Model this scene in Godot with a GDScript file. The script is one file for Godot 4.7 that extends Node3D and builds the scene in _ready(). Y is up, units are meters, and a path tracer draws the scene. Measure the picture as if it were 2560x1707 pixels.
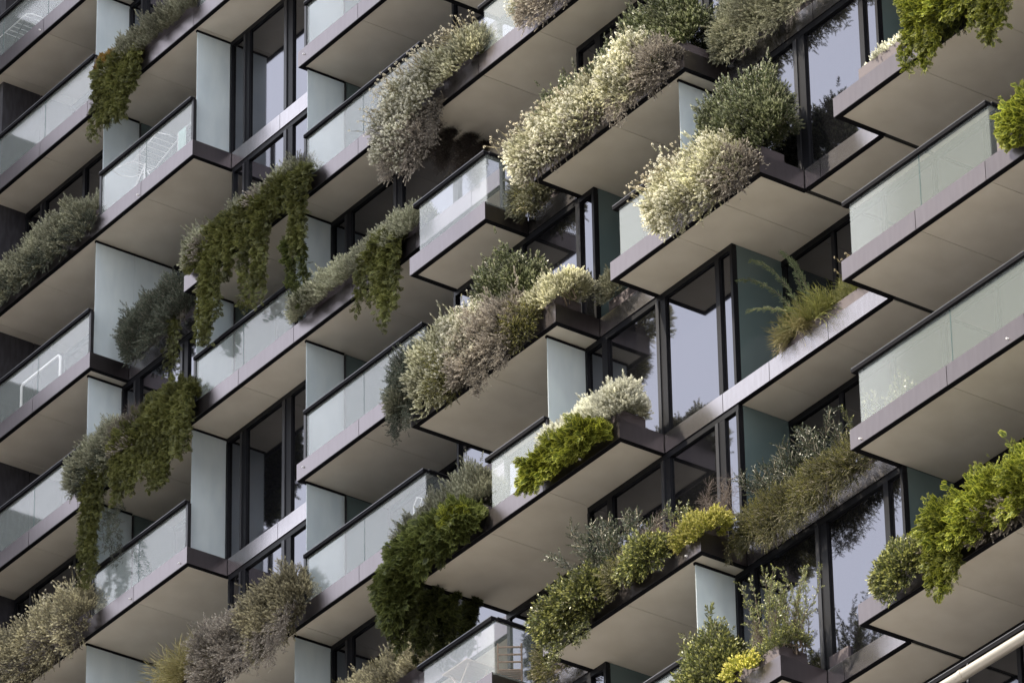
extends Node3D
# A planted apartment facade seen from the street far below through a long lens.
# x runs along the facade towards the viewer's side, y up, z out of the facade. Two wings: the right wing's balcony
# fronts lie at z = 0, the left wing is set back. Storeys are H apart.

const H := 3.1
const FT := 0.36                       # height of the metal fascia
const LEFT := Vector3(0, 3.273, -2.589) # the left wing's offset
const RIGHT := Vector3.ZERO

var rng := RandomNumberGenerator.new()
var noise := FastNoiseLite.new()
var M := {}
var boxes := {}
var counts := {}
var sprigs := {}
var building: Node3D

func lin(r: float, g: float, b: float, a := 1.0) -> Color:
	var c := Color(r, g, b).linear_to_srgb()
	c.a = a
	return c

# ---------------------------------------------------------------- names, nodes, boxes
func numbered(parent: Node, called: String) -> String:
	var key := str(parent.get_instance_id()) + called
	var n: int = counts.get(key, 0)
	counts[key] = n + 1
	return called if n == 0 else "%s_%03d" % [called, n]

func put(parent: Node, child: Node3D, called: String) -> Node3D:
	child.name = numbered(parent, called)
	parent.add_child(child, true)
	return child

func origin_of(n: Node) -> Vector3:
	var p := Vector3.ZERO
	while n is Node3D and n != self:
		p += (n as Node3D).position
		n = n.get_parent()
	return p

func group_at(parent: Node, called: String, at: Vector3) -> Node3D:
	var g := Node3D.new()
	g.position = at - origin_of(parent)
	return put(parent, g, called)

func mesh_in(parent: Node, called: String, mesh: Mesh, mat: Material, at := Vector3.ZERO) -> MeshInstance3D:
	var o := MeshInstance3D.new()
	o.mesh = mesh
	o.material_override = mat
	o.position = at
	put(parent, o, called)
	return o

# a box between two corners given in world coordinates
func bx(parent: Node, called: String, mat: Material, x0: float, x1: float, y0: float, y1: float, z0: float, z1: float) -> MeshInstance3D:
	var s := Vector3(absf(x1 - x0), absf(y1 - y0), absf(z1 - z0)).snapped(Vector3.ONE * 0.0005)
	if not boxes.has(s):
		var b := BoxMesh.new()
		b.size = s
		boxes[s] = b
	return mesh_in(parent, called, boxes[s], mat, Vector3(x0 + x1, y0 + y1, z0 + z1) * 0.5 - origin_of(parent))

func tube(st: SurfaceTool, pts: Array, r0: float, r1: float, sides := 6) -> void:
	var rings := []
	for i in pts.size():
		var p: Vector3 = pts[i]
		var d: Vector3 = (pts[mini(i + 1, pts.size() - 1)] - pts[maxi(i - 1, 0)]).normalized()
		var a := d.cross(Vector3(0.31, 0.87, 0.37)).normalized()
		var b := d.cross(a)
		var r := lerpf(r0, r1, float(i) / maxf(1.0, pts.size() - 1))
		var ring := []
		for k in sides:
			var w := TAU * k / sides
			ring.append([p + (a * cos(w) + b * sin(w)) * r, a * cos(w) + b * sin(w)])
		rings.append(ring)
	for i in rings.size() - 1:
		for k in sides:
			var q := [rings[i][k], rings[i][(k + 1) % sides], rings[i + 1][(k + 1) % sides], rings[i + 1][k]]
			for j in [0, 2, 1, 0, 3, 2]:
				st.set_normal(q[j][1])
				st.add_vertex(q[j][0])
	for e in [0, rings.size() - 1]:
		for k in range(1, sides - 1):
			for j in ([0, k, k + 1] if e == 0 else [0, k + 1, k]):
				st.set_normal((pts[e] - pts[1 if e == 0 else e - 1]).normalized())
				st.add_vertex(rings[e][j][0])

func tubes_in(parent: Node, called: String, mat: Material, runs: Array, r0: float, r1: float, sides := 6) -> MeshInstance3D:
	var st := SurfaceTool.new()
	st.begin(Mesh.PRIMITIVE_TRIANGLES)
	for pts in runs:
		tube(st, pts, r0, r1, sides)
	return mesh_in(parent, called, st.commit(), mat)

func thing(called: String, label: String, category: String, at: Vector3, group := "") -> Node3D:
	var o := Node3D.new()
	o.position = at
	put(self, o, called)
	o.set_meta("label", label)
	o.set_meta("category", category)
	if group != "":
		o.set_meta("group", group)
	return o

# ---------------------------------------------------------------- materials
func noise_image(seed_: int, freq: float, a: Color, b: Color, size := 256, contrast := 1.0) -> ImageTexture:
	var n := FastNoiseLite.new()
	n.seed = seed_
	n.frequency = freq
	n.fractal_octaves = 4
	var src := n.get_seamless_image(size, size)
	var out := Image.create(size, size, false, Image.FORMAT_RGB8)
	for y in size:
		for x in size:
			var v := clampf((src.get_pixel(x, y).r - 0.5) * contrast + 0.5, 0.0, 1.0)
			out.set_pixel(x, y, a.lerp(b, v))
	return ImageTexture.create_from_image(out)

func std(c: Color, rough: float, metal := 0.0) -> StandardMaterial3D:
	var m := StandardMaterial3D.new()
	m.albedo_color = c
	m.roughness = rough
	m.metallic = metal
	return m

func triplanar(m: StandardMaterial3D, scale_: Vector3) -> StandardMaterial3D:
	m.uv1_triplanar = true
	m.uv1_world_triplanar = true
	m.uv1_scale = scale_
	return m

func make_materials() -> void:
	# anodised metal with faint vertical rain streaks, a few tones
	var streak := noise_image(3, 0.03, lin(0.92, 0.915, 0.91), lin(1, 1, 1), 256, 1.3)
	var rough := noise_image(5, 0.02, Color(0.93, 0.93, 0.93), Color(1, 1, 1), 256, 1.2)
	M.metal = []
	for k in 3:
		var t := 0.175 + 0.008 * (k - 1)
		var m := std(lin(t * 1.0, t * 0.90, t * 0.94), 0.33, 0.97)
		m.albedo_texture = streak
		m.roughness_texture = rough
		M.metal.append(triplanar(m, Vector3(1.1, 0.16, 1.1)))
	# the bands on the glazing line are set paler and smoother than the fascias
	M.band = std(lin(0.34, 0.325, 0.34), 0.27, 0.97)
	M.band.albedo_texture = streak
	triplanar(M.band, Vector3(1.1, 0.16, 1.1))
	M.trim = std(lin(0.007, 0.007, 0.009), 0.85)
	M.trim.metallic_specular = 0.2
	M.rail = std(lin(0.13, 0.13, 0.135), 0.35, 0.8)
	M.post = std(lin(0.02, 0.02, 0.023), 0.4, 0.3)
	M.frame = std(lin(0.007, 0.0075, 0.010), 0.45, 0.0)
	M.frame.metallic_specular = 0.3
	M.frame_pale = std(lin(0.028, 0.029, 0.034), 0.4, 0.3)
	var plaster := noise_image(11, 0.012, lin(0.91, 0.90, 0.885), lin(1, 1, 1), 256, 1.4)
	M.soffit = []
	for k in 3:
		var t := 1.0 + 0.045 * (k - 1)
		var m := std(lin(0.72 * t, 0.675 * t, 0.59 * t), 0.55)
		m.albedo_texture = plaster
		M.soffit.append(triplanar(m, Vector3(0.35, 0.35, 0.35)))
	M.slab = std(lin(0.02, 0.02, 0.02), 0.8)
	M.window = std(lin(0.134, 0.137, 0.158), 0.05, 0.97)   # solar glass: a dark mirror
	M.teal = std(lin(0.10, 0.14, 0.143), 0.08)
	M.teal.metallic_specular = 0.6
	M.pane = std(lin(0.56, 0.63, 0.61, 0.11), 0.06)
	M.seam = std(lin(0.02, 0.06, 0.06), 0.2)
	M.pane.transparency = BaseMaterial3D.TRANSPARENCY_ALPHA
	M.pane.metallic_specular = 0.39
	var frost := noise_image(17, 0.01, lin(0.88, 0.9, 0.92), lin(1, 1, 1), 256, 1.3)
	M.frosted = std(lin(0.70, 0.765, 0.785), 0.22)
	M.frosted.albedo_texture = frost
	M.frosted.metallic_specular = 0.6
	M.frosted.backlight_enabled = true
	M.frosted.backlight = Color(0.9, 0.9, 0.9)
	triplanar(M.frosted, Vector3(0.8, 0.25, 0.8))
	M.planter = std(lin(0.085, 0.070, 0.077), 0.6, 0.15)
	M.soil = std(lin(0.035, 0.026, 0.018), 0.95)
	var wet := noise_image(23, 0.03, lin(0.55, 0.55, 0.57), lin(1, 1, 1), 256, 2.0)
	M.cladding = std(lin(0.030, 0.029, 0.036), 0.55)
	M.cladding.albedo_texture = wet
	triplanar(M.cladding, Vector3(1.2, 0.25, 1.2))
	M.concrete = std(lin(0.48, 0.46, 0.43), 0.85)
	M.block = std(lin(0.16, 0.15, 0.14), 0.8)
	M.white = std(lin(0.75, 0.75, 0.75), 0.4)
	M.steel = std(lin(0.62, 0.60, 0.58), 0.22, 1.0)
	M.pipe = std(lin(0.46, 0.43, 0.38), 0.3, 0.45)
	M.wood = std(lin(0.34, 0.20, 0.12), 0.5)
	M.wood_dark = std(lin(0.06, 0.05, 0.045), 0.7)
	M.pale_wood = std(lin(0.50, 0.38, 0.28), 0.5)
	M.bark = std(lin(0.10, 0.075, 0.055), 0.9)
	M.mint = std(lin(0.28, 0.42, 0.37), 0.8)
	M.pink = std(lin(0.65, 0.33, 0.36), 0.8)
	var leafm := func(rough_: float, thru: float, spec: float) -> StandardMaterial3D:
		var m := std(Color.WHITE, rough_)
		m.vertex_color_use_as_albedo = true
		m.cull_mode = BaseMaterial3D.CULL_DISABLED
		m.metallic_specular = spec
		m.backlight_enabled = true
		m.backlight = Color(thru, thru, thru)
		return m
	M.leaf = leafm.call(0.6, 0.7, 0.4)
	M.leaf_glossy = leafm.call(0.36, 0.6, 0.55)

# ---------------------------------------------------------------- the facade
# splits of a run at the panel joints
func cuts(x0: float, x1: float, joints: Array) -> Array:
	var at := [x0]
	for j in joints:
		if j > x0 + 0.25 and j < x1 - 0.25:
			at.append(j)
	at.append(x1)
	return at

# one balcony: slab, fascia panels on its free sides, black edge trim, soffit panels back to the loggia wall
func balcony(o: Vector3, k: int, x0: float, x1: float, joints: Array, fittings: Array, deep: float, open_left: bool, open_right: bool) -> Node3D:
	var y := o.y + k * H
	var z := o.z
	var b := group_at(building, "balcony", Vector3(x0, y, z))
	bx(b, "slab", M.slab, x0 + 0.02, x1 - 0.02, y + 0.022, y + 0.30, z - deep, z - 0.02)
	var at := cuts(x0, x1, joints)
	for i in at.size() - 1:
		bx(b, "fascia_panel", M.metal[rng.randi() % 3], at[i] + (0.007 if i > 0 else 0.0), at[i + 1] - (0.007 if i < at.size() - 2 else 0.0), y, y + FT, z - 0.016, z)
		bx(b, "soffit_panel", M.soffit[rng.randi() % 3], maxf(at[i] + 0.006, x0 + (0.105 if open_left else 0.0)), minf(at[i + 1] - 0.006, x1 - (0.105 if open_right else 0.0)), y + 0.004, y + 0.02, z - deep + 0.002, z - 0.105)
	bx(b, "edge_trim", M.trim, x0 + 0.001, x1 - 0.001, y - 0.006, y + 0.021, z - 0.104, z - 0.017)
	if open_right:
		bx(b, "side_panel", M.metal[0], x1 - 0.016, x1, y, y + FT, z - 0.93, z - 0.017)
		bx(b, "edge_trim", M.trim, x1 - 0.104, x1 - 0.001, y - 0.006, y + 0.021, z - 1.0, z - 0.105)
	if open_left:
		bx(b, "side_panel", M.metal[0], x0, x0 + 0.016, y, y + FT, z - (0.93 if x0 != 0.0 else 2.0), z - 0.017)
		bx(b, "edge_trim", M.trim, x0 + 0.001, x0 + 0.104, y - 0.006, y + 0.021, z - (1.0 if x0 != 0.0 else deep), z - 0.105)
	for f in fittings:
		if f[0] == "g":
			glass_run(b, y, z, f[1], f[2], joints, f[3] if f.size() > 3 else "")
		elif f[0] == "h":
			bx(b, "handrail", M.rail, f[1], f[2], y + 1.386, y + 1.40, z - 0.085, z + 0.03)
			bx(b, "rail_channel", M.trim, f[1] + 0.004, f[2] - 0.004, y + 1.322, y + 1.385, z - 0.082, z + 0.026)
			for i in 4:
				bx(b, "rail_post", M.rail, f[1] + 0.8 + i * 1.5, f[1] + 0.84 + i * 1.5, y + FT, y + 1.334, z - 0.06, z - 0.02)
		elif f[0] == "p":
			planter(b, y, z - 0.03, f[1], f[2], f[3] if f.size() > 3 else "")
		elif f[0] == "s":
			spout(b, y, z, f[1], f[2])
	return b

func spout(b: Node3D, y: float, z: float, x: float, dy: float) -> void:
	var c := CylinderMesh.new()
	c.top_radius = 0.013
	c.bottom_radius = 0.018
	c.height = 0.035
	c.radial_segments = 14
	var o := mesh_in(b, "drain_spout", c, M.white, Vector3(x, y + dy, z + 0.017) - origin_of(b))
	o.rotation.x = PI / 2

# frameless balustrade: panes, flat handrail, end posts ("l", "r") or glass returns towards the wall ("L", "R")
func glass_run(b: Node3D, y: float, z: float, x0: float, x1: float, joints: Array, ends: String) -> void:
	var a0 := x0 + (0.0 if ends.contains("L") or ends.contains("l") else 0.12)
	var at := cuts(a0, x1, joints.map(func(j): return j + 0.13))
	for i in at.size() - 1:
		bx(b, "glass_pane", M.pane, at[i] + 0.006, at[i + 1] - 0.006, y + FT - 0.05, y + 1.335, z - 0.040, z - 0.028)
		if i > 0:
			bx(b, "pane_joint", M.seam, at[i] - 0.005, at[i] + 0.005, y + FT - 0.05, y + 1.335, z - 0.039, z - 0.029)
	bx(b, "handrail", M.rail, x0, x1, y + 1.386, y + 1.40, z - 0.085, z + 0.03)
	bx(b, "rail_channel", M.trim, x0 + 0.004, x1 - 0.004, y + 1.322, y + 1.385, z - 0.082, z + 0.026)
	for e in [["l", x0], ["r", x1]]:
		if ends.contains(e[0]):
			bx(b, "end_post", M.post, e[1] - 0.035, e[1] + 0.035, y + FT - 0.04, y + 1.334, z - 0.09, z - 0.012)
	for e in [["L", x0], ["R", x1]]:
		if ends.contains(e[0]):
			bx(b, "glass_return", M.pane, e[1] - 0.012, e[1], y + FT - 0.05, y + 1.334, z - 0.90, z - 0.045)
			bx(b, "handrail", M.rail, e[1] - 0.05, e[1] + 0.03, y + 1.383, y + 1.399, z - 0.92, z - 0.087)
			bx(b, "rail_channel", M.trim, e[1] - 0.046, e[1] + 0.026, y + 1.336, y + 1.382, z - 0.92, z - 0.084)

func planter(b: Node3D, y: float, z: float, x0: float, x1: float, _ends: String) -> void:
	var h := 0.58
	var n := maxi(1, roundi((x1 - x0) / 1.9))
	# one folded shell per planter, its front sheets joined with a shadow gap
	var st := SurfaceTool.new()
	st.begin(Mesh.PRIMITIVE_TRIANGLES)
	for i in n:
		shape_box(st, lerpf(0.003, x1 - x0 - 0.003, float(i) / n) + (0.003 if i else 0.0), lerpf(0.003, x1 - x0 - 0.003, float(i + 1) / n) - (0.003 if i < n - 1 else 0.0), 0.0, h - 0.3, -0.02, 0.0)
	shape_box(st, 0.003, x1 - x0 - 0.003, 0.0, h - 0.302, -0.56, -0.54)
	shape_box(st, 0.003, 0.02, 0.0, h - 0.3, -0.538, -0.022)
	shape_box(st, x1 - x0 - 0.02, x1 - x0 - 0.003, 0.0, h - 0.3, -0.538, -0.022)
	st.generate_normals()
	mesh_in(b, "planter_box", st.commit(), M.planter, Vector3(x0, y + 0.301, z) - origin_of(b))
	bx(b, "soil", M.soil, x0 + 0.022, x1 - 0.022, y + 0.302, y + h - 0.05, z - 0.537, z - 0.023)

func shape_box(st: SurfaceTool, x0: float, x1: float, y0: float, y1: float, z0: float, z1: float) -> void:
	var v := []
	for i in 8:
		v.append(Vector3(x1 if i & 1 else x0, y1 if i & 2 else y0, z1 if i & 4 else z0))
	for f in [[0, 2, 3, 1], [4, 5, 7, 6], [0, 4, 6, 2], [1, 3, 7, 5], [2, 6, 7, 3], [0, 1, 5, 4]]:
		st.set_smooth_group(-1)
		for j in [0, 2, 1, 0, 3, 2]:
			st.add_vertex(v[f[j]])

# a stretch without balcony: the metal band lies on the glazing line
func band(o: Vector3, k: int, x0: float, x1: float, joints: Array, fittings: Array, deep: float) -> void:
	var y := o.y + k * H
	var z := o.z - 0.93
	var b := group_at(building, "spandrel", Vector3(x0, y, z))
	bx(b, "slab", M.slab, x0, x1, y + 0.022, y + 0.30, o.z - deep, z - 0.02)
	var at := cuts(x0, x1, joints)
	for i in at.size() - 1:
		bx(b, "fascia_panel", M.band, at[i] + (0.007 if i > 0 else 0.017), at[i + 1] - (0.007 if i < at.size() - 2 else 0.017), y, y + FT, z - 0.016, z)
		bx(b, "soffit_panel", M.soffit[rng.randi() % 3], at[i] + 0.004, at[i + 1] - 0.004, y + 0.004, y + 0.02, o.z - deep + 0.002, z - 0.105)
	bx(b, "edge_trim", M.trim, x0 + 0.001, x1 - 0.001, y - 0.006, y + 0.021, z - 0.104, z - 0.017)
	for f in fittings:
		if f[0] == "p":
			planter(b, y, z - 0.02, f[1], f[2], "")

# glazing on the line z = -1 between x0 and x1 of the storey below slab k; posts: [x0, x1] of each mullion
func bay(o: Vector3, k: int, x0: float, x1: float, posts: Array, left_open: bool, right_open: bool) -> void:
	var yb := o.y + (k - 1) * H + 0.301
	var yt := o.y + k * H - 0.002
	var w := group_at(building, "window", Vector3(x0, yb, o.z - 1.0))
	bx(w, "head_frame", M.frame, x0, x1, yt - 0.11, yt, o.z - 1.04, o.z - 0.952)
	bx(w, "sill_frame", M.frame, x0, x1, yb, yb + 0.085, o.z - 1.04, o.z - 0.965)
	var edges := [[x0, x0 + 0.06]] + posts + [[x1 - 0.06, x1]]
	for e in edges:
		if e[1] - e[0] > 0.16:
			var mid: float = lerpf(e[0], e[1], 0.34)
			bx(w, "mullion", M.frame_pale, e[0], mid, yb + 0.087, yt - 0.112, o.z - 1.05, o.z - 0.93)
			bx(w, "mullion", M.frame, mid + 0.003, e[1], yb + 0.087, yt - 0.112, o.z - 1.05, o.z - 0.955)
		else:
			bx(w, "mullion", M.frame, e[0], e[1], yb + 0.087, yt - 0.112, o.z - 1.05, o.z - 0.945)
	for i in edges.size() - 1:
		bx(w, "pane", M.window, edges[i][1] + 0.001, edges[i + 1][0] - 0.001, yb + 0.086, yt - 0.111, o.z - 1.02, o.z - 1.0)
	if right_open:      # the bay's flank, a wall of dark teal glass seen from the loggia beside it
		bx(w, "flank_pane", M.teal, x1 - 0.03, x1 - 0.002, yb, yt, o.z - 2.02, o.z - 1.052)
	if left_open:
		bx(w, "flank_pane", M.teal, x0 + 0.002, x0 + 0.03, yb, yt, o.z - 2.02, o.z - 1.052)

# the back wall of a loggia
func loggia(o: Vector3, k: int, x0: float, x1: float) -> void:
	var yb := o.y + (k - 1) * H + 0.301
	var yt := o.y + k * H - 0.002
	var w := group_at(building, "sliding_door", Vector3(x0, yb, o.z - 2.05))
	bx(w, "head_frame", M.frame, x0, x1, yt - 0.12, yt, o.z - 2.06, o.z - 1.99)
	var n := maxi(2, roundi((x1 - x0) / 1.3))
	for i in n:
		var a := lerpf(x0, x1, float(i) / n)
		var c := lerpf(x0, x1, float(i + 1) / n)
		bx(w, "stile", M.frame, a, a + 0.09, yb, yt - 0.121, o.z - 2.055, o.z - 2.0)
		bx(w, "pane", M.window, a + 0.091, c - 0.001, yb, yt - 0.121, o.z - 2.05, o.z - 2.03)

# frosted glass screen across the balcony, black channel along its top
func screen(o: Vector3, k: int, x: float, z_out: float, z_in: float) -> void:
	var yb := o.y + (k - 1) * H + 0.30
	var yt := o.y + k * H
	var s := group_at(building, "privacy_screen", Vector3(x, yb, o.z + z_out))
	var n := 2 if z_out - z_in > 1.2 else 1
	for i in n:
		var a := lerpf(z_out, z_in, float(i) / n) - (0.005 if i else 0.0)
		var c := lerpf(z_out, z_in, float(i + 1) / n)
		bx(s, "frosted_pane", M.frosted, x - 0.012, x, yb, yt - 0.04, o.z + c, o.z + a)
	bx(s, "top_channel", M.trim, x - 0.03, x + 0.02, yt - 0.042, yt - 0.001, o.z + z_in, o.z + z_out + 0.02)
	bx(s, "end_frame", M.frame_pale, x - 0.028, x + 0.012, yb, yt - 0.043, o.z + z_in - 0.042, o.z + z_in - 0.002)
	if n == 1:
		bx(s, "dark_pane", M.teal, x - 0.022, x - 0.004, yb, yt - 0.004, o.z - 2.02, o.z + z_in - 0.045)

func build_right() -> void:
	var o := RIGHT
	var js := [2.17, 3.85, 5.94, 7.6, 8.85, 10.4, 12.0, 13.8, 15.53, 17.2]
	var js3 := [2.17, 3.85, 5.94, 8.85, 10.4, 12.0, 14.33, 16.2]
	var fit := {
		2: [[["p", 0.1, 4.2, "R"]], [], [["g", 6.0, 9.9, "R"]], [], [["g", 12.05, 18]]],
		1: [[["p", 0.0, 1.93], ["g", 2.2, 3.45, "R"], ["p", 3.6, 5.9]], [], [["g", 12.05, 18]]],
		0: [[["g", 0.15, 2.32, "R"]], [["p", 2.32, 3.4]], [["p", 3.85, 8.0]], [["p", 8.1, 11.9]], [["g", 12.05, 18]]],
		-1: [[["p", 0.06, 4.24]], [["p", 4.55, 5.85]], [["g", 6.0, 7.6], ["p", 7.6, 9.9]], [], [["p", 12.57, 13.87], ["p", 14.1, 17.8]]],
		-2: [[["p", 0.1, 2.1], ["g", 2.22, 3.95, "r"], ["p", 4.0, 5.95]], [["p", 9.1, 11.6]], [["g", 12.05, 15.66, "R"], ["p", 15.8, 18], ["s", 4.9, 0.11]]],
		-3: [[["g", 0.17, 2.34, "R"], ["s", 2.2, 0.1]], [["p", 2.4, 3.7]], [["p", 3.9, 8.05], ["s", 7.7, 0.07]], [["p", 8.25, 11.85]], [["g", 12.07, 18], ["s", 12.2, 0.08], ["s", 15.8, 0.1]]],
		-4: [[["p", 0.1, 4.2]], [], [["g", 6.0, 7.6], ["p", 7.65, 9.92]], [["p", 10.02, 10.5]], [["p", 12.6, 17.8]]],
		-5: [[["p", 0.1, 2.1], ["g", 2.22, 5.9, "R"]], [], [["h", 12.05, 18]]],
	}
	for k in [2, 1, 0, -1, -2, -3, -4, -5]:
		var f: Array = fit[k]
		var t := posmod(k, 3)
		var j: Array = js3 if k == -3 else js
		if t == 0:
			balcony(o, k, 0.0, 2.3, j, f[0], 2.05, true, true)
			band(o, k, 2.3, 3.75, j, f[1], 2.05)
			balcony(o, k, 3.75, 8.07, j, f[2], 2.05, true, true)
			band(o, k, 8.07, 11.94, j, f[3], 2.05)
			balcony(o, k, 11.94, 18.2, j, f[4], 2.05, true, false)
		elif t == 1:
			balcony(o, k, 0.0, 6.0, j, f[0], 2.05, true, true)
			band(o, k, 6.0, 11.94, j, f[1], 2.05)
			balcony(o, k, 11.94, 18.2, j, f[2], 2.05, true, false)
		else:
			balcony(o, k, 0.0, 4.3, j, f[0], 2.05, true, true)
			band(o, k, 4.3, 5.87, j, f[1], 2.05)
			balcony(o, k, 5.87, 9.98, j, f[2], 2.05, true, true)
			band(o, k, 9.98, 11.93, j, f[3], 2.05)
			balcony(o, k, 11.93, 18.2, j, f[4], 2.05, true, false)
	# storeys, named after the slab above them
	for k in [2, 1, 0, -1, -2, -3, -4]:
		var t := posmod(k, 3)
		if t == 0:
			bay(o, k, 0.0, 4.2, [[1.86, 2.1], [3.67, 3.79]], true, true)
			loggia(o, k, 4.2, 7.69)
			screen(o, k, 7.71, -0.16, -0.96)
			bay(o, k, 7.72, 12.04, [[8.12, 8.24], [9.83, 10.1], [11.55, 11.67]], true, true)
			loggia(o, k, 12.04, 18.1)
		elif t == 2:
			loggia(o, k, 0.0, 3.8)
			screen(o, k, 3.83, -0.16, -0.96)
			bay(o, k, 3.85, 7.97, [[4.33, 4.48], [5.87, 6.11], [7.5, 7.61]], true, true)
			loggia(o, k, 7.97, 15.9)
		else:
			loggia(o, k, 0.0, 3.78)
			bay(o, k, 3.8, 7.98, [[4.36, 4.5], [5.88, 6.1], [7.37, 7.6]], true, true)
			loggia(o, k, 7.98, 15.9)

func build_left() -> void:
	var o := LEFT
	var ja := [-18.9, -17.08, -15.0, -13.1, -11.23, -9.46, -7.34, -5.37, -3.5, -1.7]
	var jb := [-18.9, -17.08, -15.23, -13.21, -11.22, -9.46, -7.55, -5.56, -3.5, -1.7]
	var fit := {
		5: [[["g", -20.5, -14.7]], [], [["g", -7.24, -3.27]]],
		4: [[["g", -20.5, -14.87, "r"], ["s", -17.2, 0.12]], [], [["p", -11.4, -7.3]]],
		3: [[["g", -20.5, -15.0, "r"], ["p", -14.95, -11.12], ["g", -11.07, -7.57, "lr"]]],
		2: [[["p", -20.4, -14.75], ["g", -14.67, -11.24, "lr"], ["s", -13.2, 0.09], ["s", -16.6, 0.24]], [], [["g", -7.2, -3.27, "lR"], ["s", -7.22, 0.2]]],
		1: [[["g", -20.5, -14.95, "r"]], [["p", -14.85, -11.6]], [["p", -11.4, -7.3], ["g", -7.2, -3.27, "lR"], ["p", -3.2, -0.1]]],
		0: [[["g", -20.5, -15.08, "r"], ["p", -14.95, -11.12], ["g", -11.03, -7.57, "lr"], ["p", -7.17, -3.4]]],
		-1: [[["p", -20.4, -14.72], ["g", -14.63, -11.24, "lr"], ["s", -13.2, 0.12], ["s", -11.45, 0.1]], [], [["g", -7.18, -3.27, "lR"], ["p", -3.2, -0.1], ["s", -7.2, 0.2]]],
		-2: [[["g", -20.5, -14.95, "r"]], [], [["p", -11.4, -7.3], ["g", -7.17, -3.27, "lR"], ["p", -3.2, -0.1]]],
		-3: [[["p", -14.95, -11.12], ["p", -7.17, -2.9]]],
	}
	for k in [5, 4, 3, 2, 1, 0, -1, -2, -3]:
		var f: Array = fit[k]
		var t := posmod(k, 3)
		if t == 1:
			balcony(o, k, -20.6, -14.91, ja, f[0], 2.05, false, true)
			band(o, k, -14.91, -11.44, ja, f[1], 2.05)
			balcony(o, k, -11.44, -0.02, ja, f[2], 2.05, true, false)
		elif t == 0:
			balcony(o, k, -20.6, -0.02, jb, f[0], 2.05, false, false)
		else:
			balcony(o, k, -20.6, -11.2, ja, f[0], 2.05, false, true)
			band(o, k, -11.2, -7.43, ja, f[1], 2.05)
			balcony(o, k, -7.43, -0.02, ja, f[2], 2.05, true, false)
	for k in [5, 4, 3, 2, 1, 0, -1, -2]:
		var t := posmod(k, 3)
		if t == 1:
			loggia(o, k, -19.15, -15.24)
			screen(o, k, -15.2, -0.16, -1.02)
			bay(o, k, -15.19, -11.25, [[-14.72, -14.52], [-13.0, -12.75]], true, true)
			screen(o, k, -11.21, -0.16, -1.02)
			loggia(o, k, -11.2, -7.73)
			screen(o, k, -7.70, -0.16, -1.02)
			bay(o, k, -7.69, -0.05, [[-7.19, -7.0], [-5.54, -5.28], [-3.6, -3.45], [-1.8, -1.6]], true, false)
		elif t == 0:
			bay(o, k, -19.15, -14.87, [[-18.54, -18.37], [-16.9, -16.8]], false, false)
			screen(o, k, -14.83, -0.16, -1.02)
			loggia(o, k, -14.81, -11.36)
			screen(o, k, -11.32, -0.16, -1.02)
			bay(o, k, -11.31, -7.40, [[-10.8, -10.61], [-9.33, -9.05]], true, false)
			screen(o, k, -7.35, -0.16, -1.02)
			loggia(o, k, -7.33, -3.6)
			bay(o, k, -3.58, -0.05, [[-1.8, -1.6]], true, false)
		else:
			loggia(o, k, -19.15, -15.06)
			screen(o, k, -15.02, -0.16, -2.0)
			loggia(o, k, -15.0, -11.22)
			bay(o, k, -11.2, -7.37, [[-10.8, -10.61], [-9.33, -9.05]], true, false)
			screen(o, k, -7.33, -0.16, -1.02)
			loggia(o, k, -7.31, -3.6)
			bay(o, k, -3.58, -0.05, [[-1.8, -1.6]], true, false)

# the next wing to the left, outside the picture, stands further forward: mirrored in the leftmost balustrades
func left_wing() -> void:
	var w := Node3D.new()
	w.position = Vector3(-28, -59.79, -4)
	put(self, w, "neighbouring_wing")
	w.set_meta("kind", "structure")
	w.set_meta("label", "dark next wing of the block with planted slabs, mirrored in the glass")
	bx(w, "wall", M.cladding, -36.0, -21.6, -59.79, 60.0, -12.0, -3.0)
	for k in range(-3, 9):
		var y := LEFT.y + k * H
		bx(w, "slab", M.trim, -36.0, -21.65, y, y + 0.62, -2.99, 1.3)

func build_building() -> void:
	building = thing("apartment_building", "grey metal and glass apartment building with stepped planted balconies filling the view", "building", Vector3.ZERO)
	# the dark mass behind the glazing
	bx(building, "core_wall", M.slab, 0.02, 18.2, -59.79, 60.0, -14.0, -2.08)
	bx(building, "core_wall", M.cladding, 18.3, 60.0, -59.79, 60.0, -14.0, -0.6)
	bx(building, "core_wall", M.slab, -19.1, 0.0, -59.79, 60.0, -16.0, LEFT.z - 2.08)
	# the dark fin wall that closes the left wing, clad in tall panels
	for i in 4:
		var z1: float = LEFT.z - 0.3 - i * 0.95
		bx(building, "fin_wall_panel", M.cladding, -19.9, -19.17, -59.79, 60.0, z1 - 0.93, z1)
	bx(building, "fin_wall", M.slab, -21.4, -19.91, -59.79, 60.0, -16.0, LEFT.z - 0.35)
	build_right()
	build_left()

# ---------------------------------------------------------------- plants
func leaf(st: SurfaceTool, p: Vector3, d: Vector3, side: Vector3, l: float, w: float, c: Color) -> void:
	var n := d.cross(side).normalized()
	var m := p + d * l * 0.45
	var v := [p, m + side * w * 0.5, p + d * l + n * l * 0.08, m - side * w * 0.5]
	for j in [0, 1, 2, 0, 2, 3]:
		st.set_normal(n)
		st.set_color(c)
		st.add_vertex(v[j])

func rand_dir() -> Vector3:
	return Vector3(rng.randfn(), rng.randfn(), rng.randfn()).normalized()

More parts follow.
